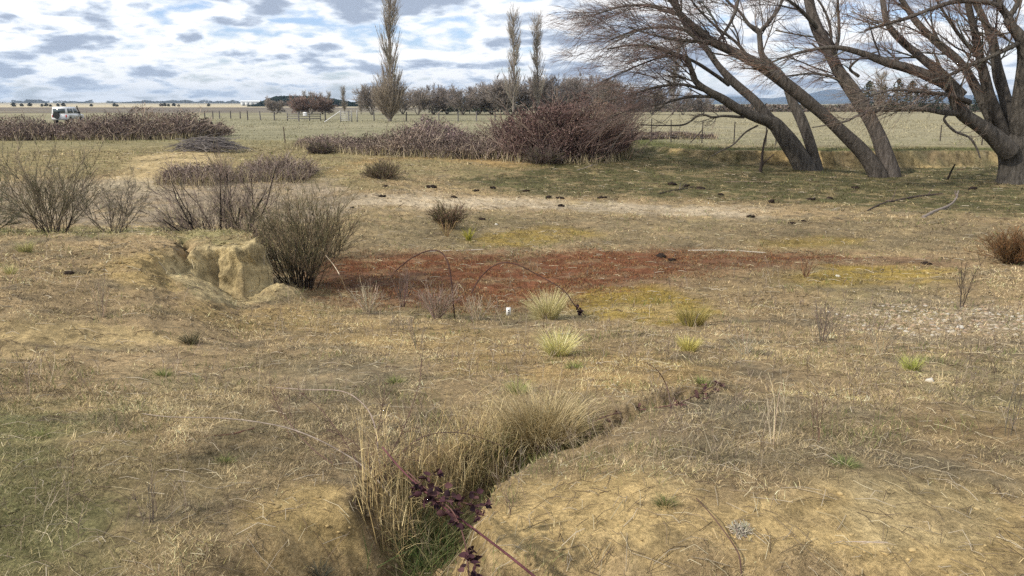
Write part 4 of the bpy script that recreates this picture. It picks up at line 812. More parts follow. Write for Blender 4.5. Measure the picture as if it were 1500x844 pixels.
willow('massive right-hand willow with a swollen trunk and many radiating boughs', [
 ([(1487,276,d,70),(1486,248,d,62),(1484,220,d,60),(1488,205,d,62),(1494,190,d,54),(1500,172,d,40),(1508,140,d,30)], dict(root=1, k1=0)),
 ([(1478,222,d-.4,40),(1456,200,d-.6,34),(1432,182,d-.8,30),(1408,164,d-1,27),(1393,128,d-1.2,25),(1362,112,d-1.3,22),(1330,100,d-1.4,20),(1300,92,d-1.4,16),(1265,79,d-1.4,12),(1230,70,d-1.4,10),(1201,71,d-1.4,7),(1155,82,d-1.4,4),(1118,96,d-1.4,3)], dict(t0=.3, k1=16)),
 ([(1410,140,d-.9,20),(1383,111,d-.8,18),(1350,85,d-.7,16),(1319,58,d-.6,14),(1300,34,d-.5,12),(1293,0,d-.4,10),(1288,-40,d-.3,7)], dict()),
 ([(1462,200,d,26),(1440,150,d+.2,20),(1410,96,d+.4,17),(1372,62,d+.6,15),(1344,34,d+.7,13),(1325,6,d+.8,11),(1308,-24,d+.8,8)], dict()),
 ([(1474,205,d,28),(1456,160,d-.2,24),(1444,120,d-.4,20),(1436,85,d-.5,17),(1427,43,d-.6,14),(1419,10,d-.7,12),(1414,-24,d-.8,9)], dict(tr=UP)),
 ([(1484,200,d+.2,30),(1474,150,d+.5,26),(1462,107,d+.7,22),(1455,64,d+.9,18),(1440,26,d+1,14),(1426,0,d+1,11),(1412,-30,d+1,8)], dict(tr=UP)),
 ([(1492,195,d-.2,36),(1492,155,d-.5,30),(1497,119,d-.7,26),(1498,64,d-.9,22),(1480,36,d-1,19),(1476,24,d-1,16),(1464,8,d-1,12),(1450,-16,d-1,9)], dict(tr=UP)),
 ([(1477,26,d-1,12),(1487,12,d-1,11),(1494,-4,d-1,10),(1500,-30,d-1,8)], dict(tr=UP, k1=5)),
 ([(1494,62,d-.9,12),(1479,70,d-1.1,10),(1447,85,d-1.3,9),(1415,98,d-1.5,8),(1395,108,d-1.6,6),(1365,118,d-1.7,4)], dict(k1=14, l1=1.2)),
 ([(1476,22,d-1,11),(1453,5,d-1.2,10),(1404,2,d-1.4,9),(1365,13,d-1.5,8),(1330,26,d-1.6,7),(1295,36,d-1.6,6),(1268,44,d-1.6,4)], dict(k1=12, l1=1.2)),
 ([(1412,166,d-1,14),(1383,165,d-1.3,11),(1352,160,d-1.5,9),(1325,160,d-1.6,8),(1300,160,d-1.6,7),(1274,165,d-1.6,6),(1255,170,d-1.6,5),(1238,178,d-1.6,4),(1190,187,d-1.6,2)], dict(k1=9, l1=.7, k2=5, l2=.5, k3=3, l3=.4, tr=(-.5,0,-.1))),
 ([(1393,165,d-1.3,5),(1383,175,d-1.4,5),(1398,192,d-1.5,5),(1419,201,d-1.5,4.5),(1430,216,d-1.5,4),(1436,232,d-1.5,3)], dict(k1=5, l1=.6, k2=3, l2=.4, k3=2, l3=.3)),
 ([(1500,180,d-.2,26),(1522,140,d-.2,22),(1545,90,d-.2,18),(1560,20,d-.2,12)], dict(tr=UP)),
 ([(1420,150,d-1.1,12),(1395,140,d-1.6,9),(1350,135,d-2,6),(1310,132,d-2.2,4),(1275,140,d-2.4,3)], dict(k1=16, l1=1.1, tr=(-.6,0,.1), wc=[(.3,.25,.2),(.2,.14,.1)])),
 ([(1440,90,d+.3,10),(1412,60,d,8),(1390,30,d,6),(1372,0,d,5),(1362,-20,d,4)], dict(tr=UP)),
], bC, KC, 9)

# ------------------------------------------------------------------ dead post and fallen wood
caneobj('dead_stump', 'dark burnt post standing under the leftmost willow', 'post', [(1114,253,None),(1116,236,D_(1114,253)),(1118,216,D_(1114,253)),(1124,190,D_(1114,253))], (6, 2.5), (.05,.04,.035), 6)
def forks(k, l):
    def f(mb, Q, R):
        K, R2 = spawn(Q[None], R[None], k, .2, .95, .8, l, 5, (0, 0, .2), .2, .12, .5, .006); tubes(mb, K, R2, 4, jit((.12,.1,.085), len(K), .1))
    return f
caneobj('fallen_branch', 'forked dead stick leaning on the burnt post', 'branch', [(1114,248,None),(1122,236,D_(1114,250)),(1134,226,D_(1114,250))], (3, 1.5), (.07,.05,.045))
caneobj('fallen_branch', 'long dark fallen branch with side twigs lying on the right bank', 'branch', [(1270,310,None),(1290,300,None),(1315,294,None),(1345,289,None),(1380,284,None)], (3, 4.5), (.07,.055,.045), 6, None, forks(7, .5))
caneobj('fallen_branch', 'grey crooked fallen branch right of the long dark one', 'branch', [(1352,320,None),(1368,311,None),(1390,302,None),(1400,292,None),(1404,280,None)], (6, 3), (.24,.2,.17), 6, None, forks(4, .4))
caneobj('fallen_branch', 'short black upright snag between the willows', 'branch', [(1388,264,None),(1393,252,D_(1388,264)),(1399,241,D_(1388,264)*.995)], (4, 2.5), (.03,.025,.022), 6)
caneobj('fallen_branch', 'dark fallen branch left of the shade bank centre', 'branch', [(965,284,None),(985,280,None),(1002,277,None),(1016,275,None)], (2, 4), (.05,.04,.035), 6, None, forks(5, .35))
caneobj('fallen_branch', 'thin brown stick lying flat on the green bank', 'branch', [(1060,267,None),(1095,266,None),(1130,267,None)], (1.8, 2.2), (.25,.19,.14), 5)
caneobj('fallen_log', 'thin silvery pole lying behind the hooped cane', 'log', [(621,369,None),(650,368,None),(680,367,None),(708,366,None)], (2.2, 1.8), (.40,.35,.29), 7)
caneobj('fallen_log', 'silvery pole lying along the far edge of the rusty stain', 'log', [(1008,367,None),(1040,367,None),(1080,368,None),(1122,371,None)], (2.2, 2.6), (.40,.35,.29), 7, None, forks(2, .25))
caneobj('fallen_branch', 'small pale branch below the big bramble', 'branch', [(845,250,None),(858,246,None),(868,242,None)], (2, 2.5), (.36,.3,.24), 5)

# ------------------------------------------------------------------ dung pats
def dung_mesh():
    mb = MB()
    for _ in range(4): rock(mb, (random.uniform(-.09, .09), random.uniform(-.07, .07), random.uniform(.02, .07)), (random.uniform(.07, .12), random.uniform(.06, .10), random.uniform(.05, .08)), (.03, .022, .018), .7)
    return mb.build('dung_pat', M_DUNG, smooth=True)
dungs = [(101,401,9,'on the left terrace'), (564,274,8,''), (632,275,10,''), (697,280,7,''), (722,276,7,''), (771,280,7,''), (803,290,9,''), (820,291,8,''), (882,291,9,''), (822,303,9,''), (560,288,7,''), (665,289,7,''),
         (517,306,7,''), (706,322,7,''), (985,271,10,''), (1005,274,8,''), (1026,277,9,''), (1056,285,7,''), (1130,296,8,''), (1188,293,8,''), (1215,291,8,''), (1253,276,8,''), (1100,318,8,''), (1160,328,7,''), (1177,325,6,''), (968,378,12,''), (984,383,8,''), (1358,387,11,''), (1425,277,9,'')]
dm = dung_mesh(); o = None
dungs.sort()
for i, (px, py, wpx, _) in enumerate(dungs):
    p = G(px, py); o = dm if i == 0 else dm.copy()
    if i: COL.objects.link(o)
    s = wpx * mpp(p[1]) / .19; o.location = tuple(p); o.scale = (s, s * .9, s * .8); o.rotation_euler = (0, 0, i * 1.7)
    tag(o, f'dark dried dung pat, {ORD[i]} from the left of those scattered over the ground', 'dung', 'dung pats scattered over the basin')

# ------------------------------------------------------------------ marker, pale weed
p = G(745, 466); s = mpp(p[1]); th = thing('marker_tag', 'small white marker tag standing in the grass left of the tussock', 'marker', p)
mb = MB(); box(mb, (0, 0, .085), (7 * s, .012, 12 * s), (.8, .8, .78), .2); mb.build('plate', M_WALL, th); mb = MB(); tubes(mb, np.array([[0, .01, -.05], [0, .01, .10]]), np.array([.004, .004]), 6, (.3, .3, .3)); mb.build('peg', M_STEEL, th)
mb = MB(); box(mb, (.0, -.0072, .10), (2.2 * s, .002, 2 * s), (.12,.12,.12), .2); box(mb, (.0, -.0072, .07), (3 * s, .002, 1.2 * s), (.12,.12,.12), .2); mb.build('printing', M_RUB, th)
p = G(1084, 782); n = 260; a = RNG.random(n) * 6.283; mb = MB(); Q = grow(np.stack([np.cos(a) * .02, np.sin(a) * .02, 0 * a], -1), nrm(RNG.normal(size=(n, 3)) + np.array([0, 0, .8])), RNG.uniform(.02, .045, n), 5, (0, 0, 1), -.3, .35); tubes(mb, Q, np.full((n, 5), .0012), 3, jit((.46, .42, .33), n, .3)); o = mb.build('dry_weed', M_VEG); o.location = tuple(p); tag(o, 'small whitish curly dead weed on the clay at lower right', 'weed')

# ------------------------------------------------------------------ fences, gate
def fence(label, posts, hgt, nw, col, kind='steel', brace=(), name='wire_fence'):
    B = [G(px, py) if py else px for px, py in posts]; org = B[0].copy(); th = thing(name, label, 'fence', org)
    for i, p in enumerate(B):
        mb = MB(); q = p - org; w_ = (.04 if kind == 'steel' else .065); lean = RNG.normal() * .04
        tubes(mb, np.array([q + [0, 0, -.2], q + [lean, 0, hgt * RNG.uniform(.94, 1.05)]]), np.array([w_, w_ * .85]) * (.9 + (p[1] > 90) * .6), 6, jit(col, 1, .15), True); mb.build('post', M_WOOD, th)
        if i in brace:
            mb = MB(); tubes(mb, np.array([q + [-.75, 0, -.05], q + [0, 0, hgt * .6]]), np.array([.035, .035]), 5, col); mb.build('brace', M_WOOD, th)
    for k in range(nw):
        zz_ = hgt * (.25 + .7 * k / max(1, nw - 1)); P = np.array([p - org + np.array([0, -.05, zz_]) for p in B]); Q = P
        mb = MB(); tubes(mb, Q[None], np.full((1, len(Q)), org[1] / 805 * .11), 3, (.2,.19,.18)); mb.build('wire', M_STEEL, th)
    return th
fence('steel-post wire fence on the bank behind the leftmost willow', [(895,207),(954,207),(983,208),(1028,210),(1075,212),(1122,214),(1136,214)], 1.32, 4, (.07,.06,.055), brace=(3,))
fence('leaning wooden post standing alone in the near paddock', [(418,210)], 1.0, 0, (.13,.10,.08), name='fence_post')
fence('short fence remnant left of the massive willow', [(1377,207),(1438,213),(1453,211)], 1.0, 2, (.06,.05,.045))
fence('long distant wire fence crossing the paddock in front of the tree row', [(363,176),(382,176),(402,177),(438,178),(477,179),(511,177),(548,177),(595,178),(643,178),(671,178),(698,178),(725,178)], 1.3, 3, (.13,.12,.115), 'wood')
fence('distant wire fence behind the white vehicle line at left', [(300,174),(312,174),(322,174),(338,174),(352,174)], 1.2, 2, (.13,.12,.115), 'wood')
p = on(445, 112); th = thing('cattle_yard', 'low grey rail yard fence near the bare round tree', 'fence', p)
for k in range(4):
    mb = MB(); box(mb, (-2.2 + k * 1.5, 0, .55), (.12, .12, 1.1), (.16,.15,.14)); mb.build('post', M_WOOD, th)
for k in range(3):
    mb = MB(); box(mb, (.05, -.08, .35 + k * .3), (4.6, .05, .12), (.17,.16,.15)); mb.build('rail', M_WOOD, th)
p = on(505, 105); th = thing('paddock_gate', 'pale metal paddock gate with diagonal brace stays', 'gate', p)
for x0 in (-1.6, -.2, .5):
    mb = MB(); box(mb, (x0 + 1.1, 0, .75), (.14, .14, 1.5), (.3,.29,.27)); mb.build('post', M_WOOD, th)
for k in range(5):
    mb = MB(); box(mb, (.2, -.05, .25 + k * .25), (1.4, .04, .05), (.55,.56,.56)); mb.build('rail', M_STEEL, th)
mb = MB(); tubes(mb, np.array([[-2.6, 0, .0], [-.55, 0, 1.35]]), np.array([.06, .06]), 5, (.5,.5,.49)); mb.build('brace', M_STEEL, th)

# ------------------------------------------------------------------ bare trees far off
def bare_tree(name, label, base, Ht, Wd, kind, seed, cols, dist, group=None, dens=1.0):
    rng = np.random.default_rng(seed); th = thing(name, label, 'tree', base, group); rm = dist / 805 * .17
    bk = (.19,.165,.14)
    if kind == 'poplar':
        P = grow(np.array([[0, 0, -.3]]), np.array([[0.02, 0, 1.]]), np.array([Ht]), 14, (0, 0, 1), .3, .015, rng); R = (Ht * .016 * np.linspace(1, .12, 14))[None]
        mb = MB(); tubes(mb, P, R, 8, bk); mb.build('trunk', M_BARK, th, True)
        B, rb = spawn(P, R, int(52 * dens), .10, .97, .50, Wd * 1.05, 8, (0, 0, 1), 1.0, .05, .35, rm * 1.5, rng)
        rb = np.minimum(rb, Ht * .006)
        mb = MB(); tubes(mb, B, rb, 4, jit(bk, len(B), .2)); mb.build('branches', M_VEG, th)
        C2, rc = spawn(B, rb, 9, .1, 1, .45, Wd * .40, 5, (0, 0, 1), .9, .06, .5, rm, rng); mb = MB(); tubes(mb, C2, rc, 3, mixc(cols, [1] * len(cols), len(C2))); mb.build('twigs', M_VEG, th)
    else:
        n = 5; a = rng.random(n) * 6.283; P0 = np.zeros((n, 3)); P0[:, 2] = -.2
        d_ = np.stack([np.cos(a) * .5 * Wd / Ht, np.sin(a) * .5 * Wd / Ht, np.ones(n)], -1); P = grow(P0, d_, Ht * rng.uniform(.6, .85, n), 10, (0, 0, 1), .2, .08, rng); R = Ht * .017 * np.linspace(1, .2, 10)[None] * np.ones((n, 1))
        mb = MB(); tubes(mb, P, R, 6, bk); mb.build('trunk', M_BARK, th, True)
        B, rb = spawn(P, R, int(11 * dens), .2, 1, .7, Ht * .34, 7, (0, 0, 1), .25, .09, .4, rm * 1.3, rng); rb = np.minimum(rb, Ht * .008)
        mb = MB(); tubes(mb, B, rb, 4, jit(bk, len(B), .2)); mb.build('branches', M_VEG, th)
        C1, r1 = spawn(B, rb, 7, .2, 1, .6, Ht * .18, 5, (0, 0, 1), .2, .08, .5, rm, rng); mb = MB(); tubes(mb, C1, r1, 3, mixc(cols, [1] * len(cols), len(C1))); mb.build('branchlets', M_VEG, th)
        C2, rc = spawn(C1, r1, 4, .2, 1, .5, Ht * .09, 4, (0, 0, 1), .1, .08, .6, rm * .9, rng); mb = MB(); tubes(mb, C2, rc, 3, mixc(cols, [1] * len(cols), len(C2))); mb.build('twigs', M_VEG, th)
    return th
PC = [(.36,.31,.25),(.28,.245,.20)]; RC2 = [(.28,.24,.21),(.21,.19,.17),(.34,.285,.24)]
pb = G(571, 178); Dp = pb[1]
pop = bare_tree('poplar_tree', 'tallest bare poplar with a bushy skirt of suckers at its foot', pb, 186 * mpp(Dp), 3.5, 'poplar', 21, PC, Dp, dens=2.2)
n = 300; a = RNG.random(n) * 6.283; q = RNG.random(n) ** .6; mb = MB(); Q = grow(np.stack([np.cos(a) * .3, np.sin(a) * .3, .3 + 1.2 * RNG.random(n)], -1), np.stack([np.cos(a) * q * .95, np.sin(a) * q * .95, np.ones(n)], -1), RNG.uniform(2.0, 5.6, n) * (1.05 - .35 * q), 8, (0, 0, 1), .6, .05); Rq = np.full((n, 8), .03)
tubes(mb, Q, Rq, 3, mixc([(.33,.28,.22),(.26,.22,.175)], [1, 1], n)); Q2, R2 = spawn(Q, Rq, 10, .2, 1, .45, 1.4, 4, (0, 0, 1), .5, .06, .6, .018); tubes(mb, Q2, R2, 3, mixc([(.36,.30,.235),(.28,.235,.185)], [1, 1], len(Q2))); mb.build('suckers', M_VEG, pop)
D2 = 165
p2 = bare_tree('poplar_tree', 'slender bare poplar, left of the pair above the big bramble', on(752, D2), 18.7, 3.7, 'poplar', 23, PC, D2, dens=2.0)
copy_thing(p2, on(788, D2 + 3), 2.1, (.9, .9, .97), 'slender bare poplar, right of the pair above the big bramble')
p3 = bare_tree('poplar_tree', 'pale bare poplar seen through the branches of the leftmost willow', on(985, 175), 14, 4.4, 'poplar', 25, [(.3,.26,.2),(.24,.21,.17)], 175, dens=1.3)
copy_thing(p3, on(1285, 190), 1.0, (1.0, 1.0, .62), 'pale bare poplar in front of the dark conifers')
for px, D, hh, lb in [(505, 190, 6.6, 'small bare poplar in front of the pine wood, right of the brown clump'), (482, 190, 5.4, 'thin bare poplar at the right end of the brown clump'), (448, 215, 6.0, 'tiny poplar tip, leftmost behind the brown clump'), (455.5, 215, 5.7, 'tiny poplar tip, middle of three behind the brown clump'), (461, 215, 5.6, 'tiny poplar tip, rightmost of three behind the brown clump'), (471, 205, 5.4, 'faint thin poplar above the brown clump'), (529, 185, 4.6, 'short bare poplar at the left end of the tree row')]:
    k = hh / 21.5; copy_thing(p2, on(px, D), px, (k * 1.6, k * 1.6, k), lb)
rnd = [bare_tree('bare_tree', 'small round bare tree standing alone before the pine wood', on(404, 185), 4.0, 5.0, 'round', 31, RC2, 185, dens=1.5)]
t1 = bare_tree('bare_tree', 'leftmost reddish bare tree of the brown clump', on(440, 178), 4.4, 6.0, 'round', 32, [(.25,.18,.155),(.20,.155,.14),(.29,.20,.165)], 178, dens=1.8)
copy_thing(t1, on(455, 180), 2, (1.1, 1.1, 1.05), 'middle reddish bare tree of the brown clump'); copy_thing(t1, on(472, 182), 4, (1, 1, .9), 'rightmost reddish bare tree of the brown clump')
ta = bare_tree('bare_tree', '', on(540, 172), 7.0, 6.5, 'round', 33, RC2, 172, dens=1.7); tb = bare_tree('bare_tree', '', on(640, 174), 7.0, 7.0, 'round', 34, [(.25,.215,.195),(.19,.17,.16),(.31,.26,.225)], 174, dens=1.7)
row = [(545,6.6,0),(562,5.8,1),(590,5.2,1),(612,5.6,0),(635,6.2,1),(655,6.0,0),(678,5.8,1),(700,6.4,0),(720,7.0,1),(742,7.6,0),(765,7.9,1),(790,7.9,0),(815,8.2,1),(840,8.2,0),(866,8.4,1),(892,7.8,0),(920,6.0,1),(955,6.4,0),(1000,5.0,1),(1030,4.2,0)]
for i, (px, hh, k) in enumerate(row):
    lb = f'bare reddish-grey tree, {ORD[i]} from the left in the distant tree row'; src = tb if k else ta; D = 172 + (i % 3) * 5; loc = on(px, D); s = hh / 7.0
    if i == 0: ta.location = tuple(loc); ta.scale = (s * 1.1, s * 1.1, s); ta['label'] = lb; ta['group'] = 'distant row of bare trees'
    elif i == 1: tb.location = tuple(loc); tb.scale = (s * 1.1, s * 1.1, s); tb['label'] = lb; tb['group'] = 'distant row of bare trees'
    else: copy_thing(src, loc, i * 1.3, (s * 1.3, s * 1.3, s), lb, 'distant row of bare trees')
# dark conifer hedge seen below the bare row
def foliage_tree(name, label, base, Ht, Wd, cols, n=1400, sz=.45, conic=.5, group=None, trunk=True, cat='tree'):
    th = thing(name, label, cat, base, group); u = RNG.random(n); a = RNG.random(n) * 6.283; zc = .12 + .88 * u
    prof = (np.sin(np.pi * np.clip(zc, 0, 1) ** .8) ** .6) * (1 - conic) + (1 - zc) * conic * 1.3
    q = np.sqrt(RNG.random(n)) * (1 + .25 * np.sin(a * 3 + zc * 9)); P = np.stack([np.cos(a) * q * prof * Wd / 2, np.sin(a) * q * prof * Wd / 2, zc * Ht], -1)
    k = fbm(P[:, 0] * 1.1 + P[:, 1], P[:, 2] * 1.1, 401, 2); P = P[k > -.3]; mb = MB(); cards(mb, P, sz * RNG.uniform(.5, 1.3, len(P)), mixc(cols, [1] * len(cols), len(P), .3)); mb.build('crown', M_VEG, th)
    if trunk: mb = MB(); tubes(mb, np.array([[0, 0, -.2], [0, 0, Ht * .5], [0, 0, Ht * .9]]), np.array([Ht * .03, Ht * .02, Ht * .006]), 6, (.09,.07,.055)); mb.build('trunk', M_BARK, th)
    return th
DG = [(.022,.036,.020),(.032,.048,.026),(.018,.03,.022)]
c0 = foliage_tree('conifer_tree', 'dark conifer, first from the left of the low dark trees under the bare row', on(640, 188), 3.6, 6, DG, 700, .5, .2, 'dark trees under the bare row')
for i, px in enumerate([655, 670, 688, 704, 722, 738, 758, 780, 803, 828]): copy_thing(c0, on(px, 190 + i % 3 * 2), i, (1.1, 1.1, .95 + .1 * (i % 3)), f'dark conifer, {ORD[i + 1]} from the left of the low dark trees under the bare row', 'dark trees under the bare row')
cc = foliage_tree('conifer_tree', 'dark conifer, leftmost and fullest of the group behind the middle willow', on(1270, 200), 7.6, 4.8, DG, 1500, .45, .25, 'conifers behind the willows')
for i, (px, s_) in enumerate([(1292, .85), (1312, .98), (1332, 1.02), (1352, .8), (1372, .7), (1400, .75), (1428, .6)]): copy_thing(cc, on(px, 203 + i), i * 2, (s_, s_, s_ * (1 + .1 * (i % 2))), f'dark conifer, {ORD[i + 1]} from the left behind the willows', 'conifers behind the willows')
# low scrub line across the far side of the right paddock
mb = MB(); n = 16000; px = RNG.uniform(870, 1560, n); D = RNG.uniform(228, 250, n); x = (px - CX) / F * D; hp = 2.0 + 1.2 * fbm(x * .12, x * 0, 411, 3); z = RNG.random(n) * hp
cards(mb, np.stack([x, D, z], -1), RNG.uniform(.3, .9, n), mixc([(.12,.095,.08),(.09,.075,.07),(.16,.125,.1),(.05,.055,.035)], [1, 1, 1, .7], n, .3)); tag(mb.build('scrub_line', M_VEG), 'low brown scrub massed along the far edge of the right paddock', 'scrub', kind='stuff')
# pine wood on the low rise
tops = [(372,155),(386,152),(398,146),(410,142),(430,140.5),(455,141),(480,142.5),(500,145.5),(520,149),(536,150.5),(560,151)]
mb = MB(); n = 26000; px = RNG.uniform(372, 562, n); D = RNG.uniform(640, 720, n); x = (px - CX) / F * D; top = np.interp(px, [a for a, _ in tops], [b_ for _, b_ in tops]); hh = (155.5 - top) * D / F + .9 * fbm(x * .25, D * .1, 421, 2)
P = np.stack([x, D, -.3 + np.clip(hh, .5, 40) * RNG.random(n) ** .55], -1); cards(mb, P, RNG.uniform(.6, 1.7, n), mixc([(.016,.034,.030),(.022,.042,.034),(.014,.028,.028)], [1, 1, 1], n, .25)); tag(mb.build('pine_wood', M_VEG), 'dark pine plantation on the low rise at the horizon', 'wood', kind='stuff')
# horizon tree line at left, far right
mb = MB(); n = 22000; px = RNG.uniform(-150, 395, n); D = RNG.uniform(3000, 3300, n); x = (px - CX) / F * D; k = fbm(px * .03, px * 0, 431, 4) + .25 * sm(120, 330, px); keep = (k > RNG.uniform(-.25, .25, n)); px, D, x = px[keep], D[keep], x[keep]; n = len(px)
z = height(x, D, False) - 1 + (4 + 9 * np.clip(.5 + fbm(px * .08, px * 0, 441, 3), .1, 1)) * RNG.random(n); cards(mb, np.stack([x, D, z], -1), RNG.uniform(3, 7, n), mixc([(.055,.065,.06),(.07,.08,.075)], [1, 1], n, .2)); tag(mb.build('horizon_woods', M_VEG), 'thin blue-grey line of trees along the left horizon', 'wood', kind='stuff')
bsh = foliage_tree('paddock_tree', '', on(60, 560), 3.0, 3.6, [(.04,.045,.035),(.055,.06,.045)], 260, .9, .1, None, False); first = True
bl = [44, 62, 68, 74, 85, 93, 134, 168, 172, 236, 241, 247, 255, 262, 306, 20, 32]; bl.sort()
for i, px in enumerate(bl):
    lb = f'tiny dark paddock tree near the horizon, {ORD[i]} from the left'; s_ = .6 + .5 * ((i * 7) % 5) / 5; loc = on(px, 600 + (i * 37) % 90)
    if first: bsh.location = tuple(loc); bsh['label'] = lb; bsh['group'] = 'paddock trees near the left horizon'; first = False
    else: copy_thing(bsh, loc, i, s_, lb, 'paddock trees near the left horizon')
# farm shed
p = on(368, 900); th = thing('farm_shed', 'long white farm shed on the left horizon', 'shed', p, rz=.1)
mb = MB(); box(mb, (0, 0, 2.2), (20, 9, 4.4), (.62,.64,.64)); mb.build('wall', M_WALL, th)
mb = MB(); mb.add([[-10.5,-5,4.4],[10.5,-5,4.4],[10.5,0,6],[-10.5,0,6],[-10.5,5,4.4],[10.5,5,4.4]], [[0,1,2,3],[3,2,5,4]], (.72,.73,.72)); mb.build('roof', M_STEEL, th)
for k in range(4): mb = MB(); box(mb, (-7 + k * 4.6, -4.52, 1.8), (2.6, .08, 3.2), (.2,.22,.24)); mb.build('door', M_STEEL, th)
# water trough
p = on(447, 160); th = thing('water_tank', 'tiny white tank beside the brown clump', 'tank', p); mb = MB(); a = np.arange(12) * 2 * np.pi / 12
tubes(mb, np.array([[0, 0, 0], [0, 0, .6], [0, 0, .75]]), np.array([.4, .4, .1]), 12, (.75,.76,.76), True); mb.build('body', M_WALL, th)

# ------------------------------------------------------------------ far ranges, the blue of distant haze painted into their colour
def range_(name, pts, D, col):
    mb = MB(); px = np.linspace(pts[0][0], pts[-1][0], 160); top = np.interp(px, [a for a, _ in pts], [b_ for _, b_ in pts]) - 1.2 * fbm(px * .05, px * 0, 451, 4)
    rows = []; 
    for k, f in enumerate(np.linspace(0, 1, 9)):
        d_ = D + 1200 * f; x = (px - CX) / F * d_; crest = (152 - top) * D / F; z = -30 + (crest + 30) * math.sin(f * math.pi / 2) ** 1.1 * (1 + .12 * fbm(x * .004, 0 * x + f * 5, 461, 3) * (1 - f)) ; rows.append(np.stack([x, 0 * x + d_, z], -1))
    d_ = D + 2400; rows.append(np.stack([(px - CX) / F * d_, 0 * px + d_, 0 * px - 40], -1))
    V = np.array(rows); i = np.arange(V.shape[0] * 160).reshape(-1, 160); mb.add(V, np.stack([i[:-1, :-1], i[:-1, 1:], i[1:, 1:], i[1:, :-1]], -1).reshape(-1, 4), col)
    o = mb.build(name, mgh, smooth=True); o['kind'] = 'structure'; return o
mgh = mat('forested_hill', .95, .05, .002, .25)
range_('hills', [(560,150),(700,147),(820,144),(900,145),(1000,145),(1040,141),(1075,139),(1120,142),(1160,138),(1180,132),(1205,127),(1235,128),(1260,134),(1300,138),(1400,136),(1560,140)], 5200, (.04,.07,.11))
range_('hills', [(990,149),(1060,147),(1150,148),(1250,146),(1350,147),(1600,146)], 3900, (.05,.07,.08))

# ------------------------------------------------------------------ white vehicle
p = on(101, 97.0); p[2] = 0.0
th = thing('station_wagon', 'dusty white four-wheel-drive wagon parked behind the bramble hedge', 'car', p, rz=math.radians(97))
def prism(mb, prof, w0, w1, col, y0=None):   # profile in xz, width across y tapering with height
    prof = np.array(prof); zmx = prof[:, 1].max(); zmn = prof[:, 1].min(); n = len(prof); hw = w0 + (w1 - w0) * (prof[:, 1] - zmn) / (zmx - zmn)
    A = np.stack([prof[:, 0], -hw, prof[:, 1]], -1); B = np.stack([prof[:, 0], hw, prof[:, 1]], -1); i = np.arange(n); j = np.roll(i, -1)
    mb.add(np.vstack([A, B]), np.stack([i, j, j + n, i + n], -1), col); mb.F.setdefault(n, []).append(np.array([i[::-1] + mb.n - 2 * n, i + n + mb.n - 2 * n]))
WHT = (.78,.79,.80)
mb = MB(); prism(mb, [(-2.35,.55),(-2.38,.75),(-2.36,1.12),(1.0,1.16),(2.15,1.06),(2.38,.98),(2.42,.6),(2.3,.5),(1.95,.5),(1.85,.82),(1.55,.92),(1.2,.82),(1.08,.5),(-1.1,.5),(-1.2,.82),(-1.5,.92),(-1.82,.82),(-1.92,.5)], .88, .86, WHT); mb.build('body', M_PAINT, th)
mb = MB(); prism(mb, [(-2.34,1.12),(-2.22,1.88),(-2.05,1.95),(.35,1.95),(.55,1.88),(1.12,1.15)], .85, .72, WHT); mb.build('cabin', M_PAINT, th)
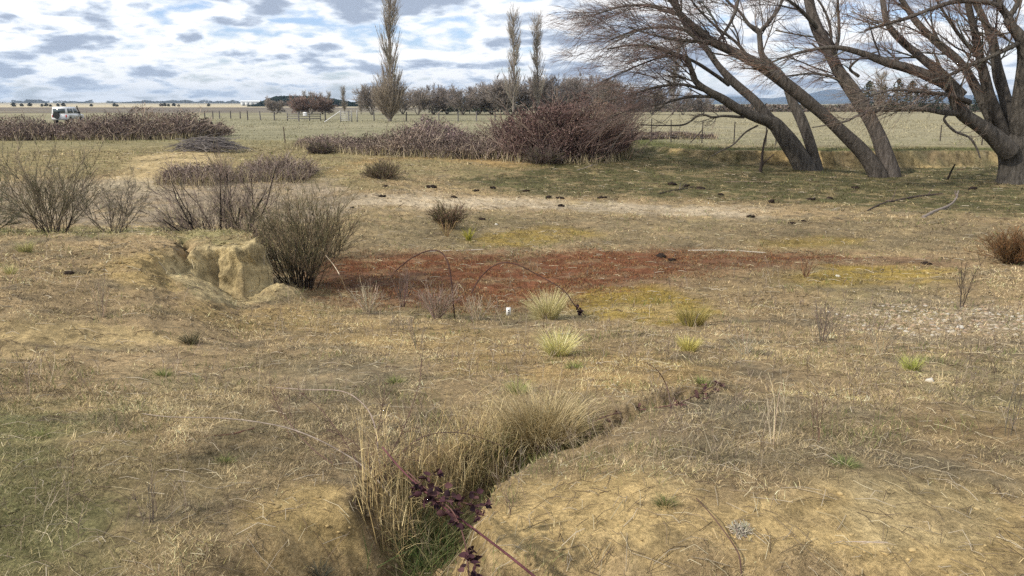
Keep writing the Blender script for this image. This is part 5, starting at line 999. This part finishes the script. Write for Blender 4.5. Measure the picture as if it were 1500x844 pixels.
for sy in (-1, 1):
    def win(x0, x1, x2, x3, nm='window'):
        mb = MB(); z0, z1 = 1.24, 1.76; y0 = .855 - .13 * (z0 - 1.12) / .83; y1 = .855 - .13 * (z1 - 1.12) / .83
        V = [[x0, sy * y0, z0], [x1, sy * y0, z0], [x2, sy * y1, z1], [x3, sy * y1, z1]]; V += [[a, b_ - sy * .03, c] for a, b_, c in V]
        mb.add(V, [[0, 1, 2, 3], [7, 6, 5, 4], [0, 4, 5, 1], [1, 5, 6, 2], [2, 6, 7, 3], [3, 7, 4, 0]], (.07,.09,.10)); mb.build(nm, M_GLASS, th)
    win(-2.12, -.55, -.55, -2.05); win(-.38, .45, .38, -.38); win(.52, .92, .55, .45)
    for x0 in (1.52, -1.5):
        mb = MB(); tubes(mb, np.array([[x0, sy * .66, .38], [x0, sy * .9, .38]]), np.array([.38, .38]), 20, (.03,.03,.03), True); wh = mb.build('wheel', M_RUB, th)
        mb = MB(); tubes(mb, np.array([[x0, sy * .88, .38], [x0, sy * .915, .38]]), np.array([.21, .19]), 14, (.5,.5,.5), True); mb.build('rim', M_STEEL, wh)
    mb = MB(); box(mb, (.85, sy * .98, 1.28), (.12, .2, .2), (.05,.05,.05)); mb.build('mirror', M_RUB, th)
    mb = MB(); box(mb, (-2.37, sy * .74, .9), (.05, .14, .3), (.4,.04,.03)); mb.build('tail_light', M_PAINT, th)
    mb = MB(); box(mb, (2.38, sy * .66, .86), (.07, .26, .16), (.8,.8,.75)); mb.build('headlight', M_GLASS, th)
mb = MB(); V = [[.60,-.68,1.82],[.60,.68,1.82],[1.13,.78,1.2],[1.13,-.78,1.2]]; V += [[a - .03, b_, c - .03] for a, b_, c in V]; mb.add(V, [[0,1,2,3],[7,6,5,4],[0,4,5,1],[1,5,6,2],[2,6,7,3],[3,7,4,0]], (.07,.09,.10)); mb.build('windscreen', M_GLASS, th)
mb = MB(); box(mb, (-2.36, 0, 1.5), (.05, 1.3, .5), (.07,.09,.10)); mb.build('rear_window', M_GLASS, th)
mb = MB(); box(mb, (2.5, 0, .62), (.16, 1.8, .3), (.05,.05,.05)); box(mb, (2.52, 0, .95), (.07, 1.3, .07), (.05,.05,.05)); mb.build('bull_bar', M_RUB, th)
mb = MB(); tubes(mb, np.array([[1.25, -.9, 1.0], [1.12, -.9, 1.25], [.72, -.84, 1.8], [.70, -.84, 2.05]]), np.array([.06, .06, .06, .09]), 8, (.03,.03,.03), True); mb.build('snorkel', M_RUB, th)
mb = MB(); box(mb, (-2.44, 0, .55), (.14, 1.7, .2), (.3,.3,.3)); mb.build('bumper', M_STEEL, th)
mb = MB(); tubes(mb, np.array([[-2.4, .3, 1.0], [-2.6, .3, 1.0]]), np.array([.36, .36]), 18, (.03,.03,.03), True); mb.build('spare_wheel', M_RUB, th)

# ------------------------------------------------------------------ the air
mh = bpy.data.materials.new('haze'); mh.use_nodes = True; t = mh.node_tree; t.nodes.clear()
o_ = nd(t, 'ShaderNodeOutputMaterial'); v_ = nd(t, 'ShaderNodeVolumePrincipled'); v_.inputs['Density'].default_value = .00011; v_.inputs['Color'].default_value = (.62, .78, 1.0, 1); v_.inputs['Anisotropy'].default_value = .2
t.links.new(v_.outputs[0], o_.inputs['Volume'])
mb = MB(); box(mb, (0, 0, 68), (18100, 18100, 143), (1, 1, 1)); hz_ = mb.build('haze', mh); tag(hz_, 'thin blue haze lying over the far plain and ranges', 'haze', kind='stuff')
